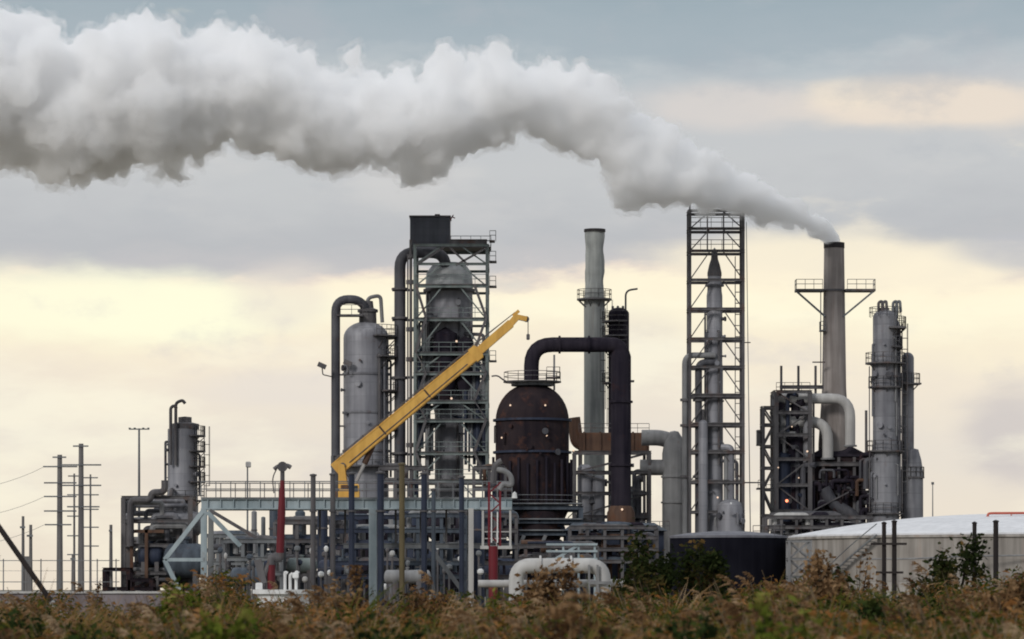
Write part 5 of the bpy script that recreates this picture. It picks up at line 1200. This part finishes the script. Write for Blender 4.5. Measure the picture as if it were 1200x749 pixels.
def shrubs():
    S = shrub
    grass_tuft('pale arching grass tuft leaning right before the walkway end brace', 250, 44, 46, 2.9, 3.6, .75, 'plume', 31)
    grass_tuft('long green grass tuft low in front of the walkway end brace', 205, 40, 60, 2.6, 3.2, .8, 'olivebright', 32)
    grass_tuft('tan grass tuft leaning left near the foot of the red loading arm', 330, 42, 40, 2.7, 3.2, -.7, 'plume', 33)
    grass_tuft('sparse tan grass tuft at the far left edge against the sky', 8, 52, 16, 3.2, 4.0, .5, 'plume', 34)
    grass_tuft('tan grass tuft arching right at the far right edge', 1150, 48, 46, 2.9, 3.6, .7, 'plume', 35)
    grass_tuft('tan grass tuft leaning left in front of the black tank', 850, 46, 46, 2.8, 3.3, -.7, 'plume', 36)
    S('tree', 'bushy dark tree with tan tints standing between the pipe loop and the black tank', 'tree', 757, 110, 611, 76, 'treeleaf', 3300, .15, 3, .15, 22)
    S('tree', 'dark green tree against the black tank', 'tree', 824, 112, 638, 62, 'treeleaf', 2300, .15, 4, .15, 18)
    S('tree', 'dark green shrubby tree before the cream tank, left of the timber post', 'tree', 1120, 108, 630, 84, 'treeleaf', 3400, .15, 5, .2, 24)
    S('shrub', 'pale brown mounded bush at the far right edge', 'shrub', 1176, 60, 668, 92, 'brownleaf', 4200, .085, 6, .3, 18)
    S('shrub', 'bright olive bush in front of the walkway end brace', 'shrub', 212, 62, 681, 78, 'olivebright', 3600, .09, 7, .35, 16)
    S('shrub', 'tan feathery bush left of the pale walkway leg', 'shrub', 404, 66, 668, 62, 'brownleaf', 3000, .08, 8, .3, 16)
    S('shrub', 'dark red-brown bush in front of the fat pipe loop', 'shrub', 650, 74, 654, 90, 'brownleaf', 3200, .1, 9, .3, 22)
    S('shrub', 'rust-brown bush at the gap between the black and cream tanks', 'shrub', 962, 76, 650, 80, 'brownleaf', 3000, .1, 10, .3, 16)
    S('shrub', 'low green bush at the foot of the black tank', 'shrub', 872, 70, 676, 52, 'green', 2400, .1, 12, .3, 14)
    S('shrub', 'dark green bush in the lower left corner', 'shrub', 18, 46, 700, 90, 'green', 3600, .07, 13, .3, 16)
    S('shrub', 'dark green bush below the close pair of timber posts', 'shrub', 1040, 50, 697, 84, 'green', 3200, .075, 14, .3, 16)
    S('shrub', 'thin bare twiggy bush before the cream tank, between the black tank and the close posts', 'shrub', 1002, 105, 648, 60, 'brownleaf', 500, .12, 15, .3, 22)
    S('shrub', 'ochre bush in front of the dark green shrubby tree', 'shrub', 1106, 58, 686, 60, 'brownleaf', 2800, .085, 16, .3, 14)
    S('shrub', 'rusty twiggy bush between the pale walkway leg and the pale post', 'shrub', 500, 70, 690, 76, 'brownleaf', 2600, .09, 17, .3, 16)
    S('shrub', 'olive green bush below the red and white loading arm', 'shrub', 590, 64, 692, 70, 'olivebright', 2600, .085, 18, .3, 16)
    S('shrub', 'low green clump at the bottom edge, left of the leaning grass', 'shrub', 120, 32, 708, 110, 'green', 3200, .075, 41, .25, 16)
    S('shrub', 'bright olive clump at the bottom edge, under the walkway end brace', 'shrub', 262, 30, 704, 100, 'olivebright', 3000, .075, 42, .25, 16)
    S('shrub', 'dark green clump at the bottom edge, under the crane', 'shrub', 455, 32, 704, 120, 'green', 3400, .075, 43, .25, 16)
    S('shrub', 'rust-tan clump at the bottom edge, under the fat pipe loop', 'shrub', 690, 30, 706, 120, 'brownleaf', 3200, .07, 44, .25, 16)
    S('shrub', 'dark green clump at the bottom edge, under the black tank', 'shrub', 800, 33, 706, 110, 'green', 3200, .075, 45, .25, 16)
    S('shrub', 'olive clump at the bottom edge, under the brown chimney', 'shrub', 930, 31, 704, 110, 'olivebright', 3000, .075, 46, .25, 16)
    S('shrub', 'small scrubby bush on the skyline in front of the power poles', 'shrub', 112, 118, 680, 30, 'brownleaf', 500, .12, 19, .3, 10)
shrubs()

# ------------------------------------------------------------------ steam plume
def steam():
    rr = random.Random(12)
    key = [(978, 279, 9), (962, 266, 13), (938, 255, 19), (905, 242, 26), (872, 230, 33), (835, 216, 39), (795, 202, 45), (755, 190, 53), (712, 156, 55), (668, 122, 52), (628, 118, 48), (590, 116, 55), (545, 122, 63), (505, 138, 70), (465, 140, 58), (425, 138, 62), (385, 142, 66), (345, 124, 66), (300, 108, 76), (255, 104, 70), (210, 118, 84), (165, 108, 94), (115, 124, 84), (65, 124, 86), (15, 98, 88), (-40, 100, 90), (-100, 104, 96), (-170, 108, 92)]
    P = np.array(key, float)
    d = D(412); top = d.p(977.5, 285)
    def drift(px): return 412 - 27*(1-math.exp(-max(0, 978-px)/95))      # the wind brings it nearer as it leaves the chimney
    lob = []          # (x, y, z, r) spheres
    n = 520
    for i in range(n):
        u = (i/(n-1))**1.05*(len(key)-1); a = int(min(u, len(key)-2)); f = u-a
        px, py, pr = P[a]*(1-f) + P[a+1]*f
        Y = drift(px); k = Y/FPX
        c = Vector(((px-600)*k, Y, CAMZ + (HY-py)*k)); rad = pr*k*1.03
        if i % 3 == 0: lob.append((c, rad*.62))
        an = rr.uniform(0, 2*PI); rs = rr.uniform(.18, .42)
        off = rad*(1-rs)*rr.uniform(.85, 1.02)
        lob.append((c + Vector((rr.uniform(-.3, .3)*rad, math.cos(an)*off, math.sin(an)*off)), rad*rs))
    for px, py, pr in ((195, 196, 20), (92, 192, 24), (70, 205, 13), (115, 205, 12), (180, 206, 13), (210, 204, 12), (150, 180, 22), (42, 190, 16), (330, 182, 14), (440, 190, 14), (520, 200, 12), (480, 206, 12), (755, 236, 12), (722, 232, 10), (490, 192, 25), (738, 224, 21), (385, 190, 22), (420, 178, 20), (578, 160, 20), (172, 34, 22), (150, 40, 24), (645, 82, 20), (512, 74, 18), (470, 92, 14), (250, 46, 20), (300, 50, 20), (415, 78, 16), (60, 190, 20), (230, 176, 20), (820, 232, 14), (10, 30, 26), (780, 226, 16), (370, 86, 16), (110, 58, 22), (590, 72, 18), (555, 72, 16), (700, 96, 14), (690, 178, 16)):
        Y = drift(px); k = Y/FPX
        lob.append((Vector(((px-600)*k, Y + rr.uniform(-2, 2), CAMZ + (HY-py)*k)), pr*k))
    mb = MB()
    for c, r in lob: mb.lathe(c.x, c.y, [(r*math.sin(PI*i/8), c.z - r*math.cos(PI*i/8)) for i in range(9)], 14)
    # a neck reaching down into the chimney mouth
    mb.sweep([top + Vector((0, 0, -.5)), top + Vector((-.1, -.1, .2)), d.p(968, 272, -2), d.p(955, 264, -5)], [.85, .95, 1.2, 1.5], 14)
    def remesh(me, vox):
        o = bpy.data.objects.new('tmp', me); COL.objects.link(o)
        r = o.modifiers.new('r', 'REMESH'); r.mode = 'VOXEL'; r.voxel_size = vox
        ev = o.evaluated_get(bpy.context.evaluated_depsgraph_get()); m2 = bpy.data.meshes.new_from_object(ev)
        bpy.data.objects.remove(o); bpy.data.meshes.remove(me)
        # keep the outer skin only: drop the small closed shells (inner bubbles)
        n = len(m2.vertices); ed = np.empty(len(m2.edges)*2, np.int32); m2.edges.foreach_get('vertices', ed); ed = ed.reshape(-1, 2)
        lab = np.arange(n)
        while True:
            a, b = lab[ed[:, 0]], lab[ed[:, 1]]; lo = np.minimum(a, b); new = lab.copy()
            np.minimum.at(new, ed[:, 0], lo); np.minimum.at(new, ed[:, 1], lo); np.minimum.at(new, lab, new[np.arange(n)])
            new = new[new]; new = new[new]
            if (new == lab).all(): break
            lab = new
        big = np.bincount(lab).argmax(); bad = set(np.nonzero(lab != big)[0].tolist())
        if bad:
            import bmesh
            bm = bmesh.new(); bm.from_mesh(m2); bm.verts.ensure_lookup_table()
            bmesh.ops.delete(bm, geom=[bm.verts[i] for i in bad], context='VERTS'); bm.to_mesh(m2); bm.free()
        return m2
    def arrays(m2):
        nv = len(m2.vertices); co = np.empty(nv*3, np.float32); m2.vertices.foreach_get('co', co)
        no = np.empty(nv*3, np.float32); m2.vertex_normals.foreach_get('vector', no)
        return co.reshape(-1, 3), no.reshape(-1, 3)
    me = bpy.data.meshes.new('tmp'); me.from_pydata(mb.v, [], mb.f)
    core = remesh(me, .32)
    def billow(m2, grow, k1, k2, k3, k4, seed):
        co, no = arrays(m2)
        lx = np.interp(co[:, 0], [d.x(-100), d.x(300), d.x(800), d.x(940), d.x(980)], [1.25, 1.15, .8, .35, .1])
        out = co.copy(); sh = Vector((seed*7.3, seed*3.1, seed))
        for i in range(len(co)):
            p = Vector(co[i].tolist()); ps = p + sh
            w = ps + noise.noise_vector(ps*.25)*1.2
            b1 = noise.voronoi(w*.2)[0][0]; b2 = noise.voronoi(w*.5)[0][0]; b3 = noise.voronoi(w*1.15)[0][0]
            q = grow + (.5-b1)*k1 + (.5-b2)*k2 + (.45-b3)*k3 + noise.fractal(ps*1.6, 1, 2, 3)*k4
            out[i] += np.array(Vector(no[i].tolist())*(q*float(lx[i])) + noise.noise_vector(ps*.8)*.3*float(lx[i]), np.float32)
        m2.vertices.foreach_set('co', out.ravel()); m2.update(); return m2
    loc = np.array(top, np.float32)
    def veil(name, dens):
        m, nt, outn = newmat(name); L = nt.links.new
        vol = nt.nodes.new('ShaderNodeVolumePrincipled')
        vol.inputs['Color'].default_value = (.9992, .9992, .9995, 1); vol.inputs['Anisotropy'].default_value = .5
        tc = nt.nodes.new('ShaderNodeTexCoord')
        n = nt.nodes.new('ShaderNodeTexNoise'); n.inputs['Scale'].default_value = .42; n.inputs['Detail'].default_value = 5; n.inputs['Roughness'].default_value = .68; n.inputs['Distortion'].default_value = .5
        L(tc.outputs['Object'], n.inputs[0])
        k = nt.nodes.new('ShaderNodeMapRange'); k.inputs[1].default_value = .47; k.inputs[2].default_value = .64; k.inputs[4].default_value = dens
        L(n.outputs[0], k.inputs[0]); L(k.outputs[0], vol.inputs['Density'])
        L(vol.outputs[0], outn.inputs['Volume'])
        m.cycles.volume_step_rate = .12; return m
    def vmat(name, dens):
        m, nt, outn = newmat(name)
        vol = nt.nodes.new('ShaderNodeVolumePrincipled')
        vol.inputs['Color'].default_value = (.9992, .9992, .9995, 1); vol.inputs['Density'].default_value = dens; vol.inputs['Anisotropy'].default_value = .5
        nt.links.new(vol.outputs[0], outn.inputs['Volume']); return m
    def finish(name, m2, mat, parent=None):
        m2.transform(__import__('mathutils').Matrix.Translation(-top)); m2.shade_smooth()
        m2.materials.clear(); m2.materials.append(mat)
        ob = bpy.data.objects.new(name, m2); COL.objects.link(ob)
        if parent: ob.parent = parent
        else: ob.location = top
        return ob
    base = core.copy()
    core = remesh(billow(core, -.3, 2.4, 1.6, .9, .4, 0), .2)
    ob = finish('steam_plume', core, vmat('steam', 1.8))
    ob['label'] = 'long white billowing steam plume drifting left from the brown chimney'; ob['category'] = 'steam plume'
    wisp = remesh(billow(base, .55, 2.4, 1.7, 1.0, .5, 0), .28)
    finish('thin_wisp', wisp, veil('steam_wisp', .5), ob)
    return ob
steam()

# ------------------------------------------------------------------ sky, sun
SUN_EL, SUN_ROT = 27, 212        # degrees; behind the camera's left shoulder
def sky():
    w = bpy.data.worlds.new('World'); sc.world = w; w.use_nodes = True
    nt = w.node_tree; nt.nodes.clear(); L = nt.links.new
    out = nt.nodes.new('ShaderNodeOutputWorld')
    st = nt.nodes.new('ShaderNodeTexSky'); st.sky_type = 'NISHITA'; st.sun_disc = False
    st.sun_elevation = R(SUN_EL); st.sun_rotation = R(SUN_ROT)
    bs = nt.nodes.new('ShaderNodeBackground'); bs.inputs[1].default_value = .08; L(st.outputs[0], bs.inputs[0])
    tc = nt.nodes.new('ShaderNodeTexCoord')
    sx = nt.nodes.new('ShaderNodeSeparateXYZ'); L(tc.outputs['Generated'], sx.inputs[0])
    X, Y, Z = sx.outputs
    def nz(scale, detail, rough=.5, off=0):
        mp = nt.nodes.new('ShaderNodeMapping'); mp.inputs['Scale'].default_value = scale; mp.inputs['Location'].default_value = (off, off*.7, off*.3)
        L(tc.outputs['Generated'], mp.inputs[0])
        n = nt.nodes.new('ShaderNodeTexNoise'); n.inputs['Scale'].default_value = 1; n.inputs['Detail'].default_value = detail; n.inputs['Roughness'].default_value = rough
        L(mp.outputs[0], n.inputs[0]); return mathn(nt, 'SUBTRACT', n.outputs[0], .5)
    big = nz((7, 7, 14), 4, .5, 3.3); mid = nz((22, 22, 60), 6, .55, 1.1); fine = nz((60, 60, 200), 5, .6, 5.2)
    zw = mathn(nt, 'ADD', Z, mathn(nt, 'MULTIPLY', big, .028))
    zw = mathn(nt, 'ADD', zw, mathn(nt, 'MULTIPLY', mid, .022))
    zw = mathn(nt, 'ADD', zw, mathn(nt, 'MULTIPLY', fine, .010))
    def row(y): return (690-y)/FPX/ .35
    S = [(690, (236, 223, 204)), (600, (234, 223, 207)), (520, (230, 221, 209)), (450, (240, 228, 210)), (400, (248, 236, 211)), (360, (255, 247, 219)), (332, (255, 243, 215)), (319, (232, 218, 204)), (306, (196, 193, 194)), (270, (186, 187, 190)), (200, (197, 198, 199)), (120, (195, 197, 199)), (92, (184, 191, 195)), (66, (167, 178, 185)), (0, (157, 171, 179)), (-160, (150, 166, 178))]
    r = ramp(nt, mathn(nt, 'DIVIDE', zw, .35), [(row(y), lin(c)) for y, c in S])
    r.color_ramp.elements.new(.8).color = (.62, .66, .71, 1)
    r.color_ramp.elements.new(1.0).color = (.86, .89, .93, 1)
    c = r.outputs[0]
    # a bank of warm lit cloud low on the right, and a thin grey smear near the horizon
    def bump(v, c0, s): 
        t = mathn(nt, 'DIVIDE', mathn(nt, 'SUBTRACT', v, c0), s)
        return mathn(nt, 'POWER', 2.718, mathn(nt, 'MULTIPLY', mathn(nt, 'MULTIPLY', t, t), -1))
    AZ = mathn(nt, 'DIVIDE', X, mathn(nt, 'MAXIMUM', Y, .05))     # tangent of the compass bearing from due ahead
    front = mathn(nt, 'GREATER_THAN', Y, .05)
    def patch(px, py, sx_, sy_, amp, nsrc, lo, hi):
        g = mathn(nt, 'MULTIPLY', bump(AZ, (px-600)/FPX, sx_/FPX), bump(Z, (690-py)/FPX, sy_/FPX))
        k = nt.nodes.new('ShaderNodeMapRange'); k.interpolation_type = 'SMOOTHSTEP'; k.inputs[1].default_value = lo; k.inputs[2].default_value = hi
        L(mathn(nt, 'ADD', g, mathn(nt, 'MULTIPLY', nsrc, 1.1)), k.inputs[0])
        return mathn(nt, 'MULTIPLY', mathn(nt, 'MULTIPLY', k.outputs[0], amp), front)
    for px, py, a, b, amp, col in ((1090, 132, 170, 30, .95, (234, 220, 204)), (850, 132, 110, 30, .6, (224, 214, 206)), (990, 118, 50, 18, .6, (240, 226, 206)), (960, 312, 190, 30, .9, (252, 240, 214)), (1110, 325, 90, 22, .8, (252, 240, 214)), (160, 366, 220, 40, .9, (255, 253, 222)), (20, 350, 110, 36, .5, (255, 249, 220)), (1184, 510, 60, 60, .8, (203, 196, 195)), (330, 350, 60, 40, .5, (232, 220, 208)), (360, 455, 150, 26, .5, (227, 219, 213)), (1195, 300, 70, 22, .6, (190, 190, 195)), (745, 420, 60, 60, .45, (228, 218, 206))):
        c = mixc(nt, patch(px, py, a, b, amp, mid, .12, .75), c, lin(col))
    m1 = nz((30, 30, 55), 7, .6, 8.8); m2_ = nz((11, 11, 34), 6, .55, 2.4)
    def sm(v, lo, hi, amp):
        k = nt.nodes.new('ShaderNodeMapRange'); k.interpolation_type = 'SMOOTHSTEP'; k.inputs[1].default_value = lo; k.inputs[2].default_value = hi
        L(v, k.inputs[0]); return mathn(nt, 'MULTIPLY', k.outputs[0], amp)
    lowz = sm(Z, .105, .07, 1); 
    c = mixc(nt, mathn(nt, 'MULTIPLY', sm(m1, .02, .2, .42), lowz), c, lin((214, 207, 204)))
    c = mixc(nt, mathn(nt, 'MULTIPLY', sm(m2_, .03, .2, .6), lowz), c, lin((255, 249, 226)))
    hiz = sm(Z, .095, .115, 1)
    c = mixc(nt, mathn(nt, 'MULTIPLY', sm(m1, .0, .22, .45), hiz), c, lin((176, 180, 186)))
    c = mixc(nt, mathn(nt, 'MULTIPLY', sm(m2_, .04, .2, .5), hiz), c, lin((214, 211, 208)))
    # away from the picture the overcast turns plain grey
    back = nt.nodes.new('ShaderNodeMapRange'); back.inputs[1].default_value = .35; back.inputs[2].default_value = -.3; L(Y, back.inputs[0])
    c = mixc(nt, mathn(nt, 'MULTIPLY', back.outputs[0], .9), c, (.42, .455, .51))
    bc = nt.nodes.new('ShaderNodeBackground'); L(c, bc.inputs[0]); bc.inputs[1].default_value = 1.05
    ad = nt.nodes.new('ShaderNodeMixShader'); ad.inputs[0].default_value = .94
    L(bs.outputs[0], ad.inputs[1]); L(bc.outputs[0], ad.inputs[2]); L(ad.outputs[0], out.inputs[0])
    l = bpy.data.lights.new('sun', 'SUN'); l.energy = 1.5; l.angle = R(14); l.color = (1, .965, .92)
    o = bpy.data.objects.new('sun', l); COL.objects.link(o)
    az = R(SUN_ROT); el = R(SUN_EL)      # Nishita: rotation 0 is +Y, turning towards +X
    dirn = Vector((math.sin(az)*math.cos(el), math.cos(az)*math.cos(el), math.sin(el)))
    o.rotation_euler = dirn.to_track_quat('Z', 'Y').to_euler(); o.location = (0, 0, 120)
sky()

# ------------------------------------------------------------------ camera, output
cam = bpy.data.cameras.new('camera'); co = bpy.data.objects.new('camera', cam); COL.objects.link(co)
co.location = (0, 0, CAMZ); co.rotation_euler = (R(90), 0, 0)
cam.sensor_width = 36; cam.lens = 36*FPX/1200; cam.shift_y = (HY - 374.5)/1200
cam.clip_start = .5; cam.clip_end = 30000
cam.dof.use_dof = True; cam.dof.focus_distance = 380; cam.dof.aperture_fstop = 3.2
sc.camera = co
sc.view_settings.view_transform = 'Standard'; sc.view_settings.look = 'None'
sc.view_settings.exposure = 0; sc.view_settings.gamma = 1; sc.view_settings.use_curve_mapping = False
cy = sc.cycles
cy.use_denoising = True
try: cy.denoiser = 'OPENIMAGEDENOISE'
except Exception: pass
cy.max_bounces = 64; cy.diffuse_bounces = 3; cy.glossy_bounces = 2; cy.transmission_bounces = 2; cy.volume_bounces = 64; cy.transparent_max_bounces = 8
cy.filter_width = 1.9
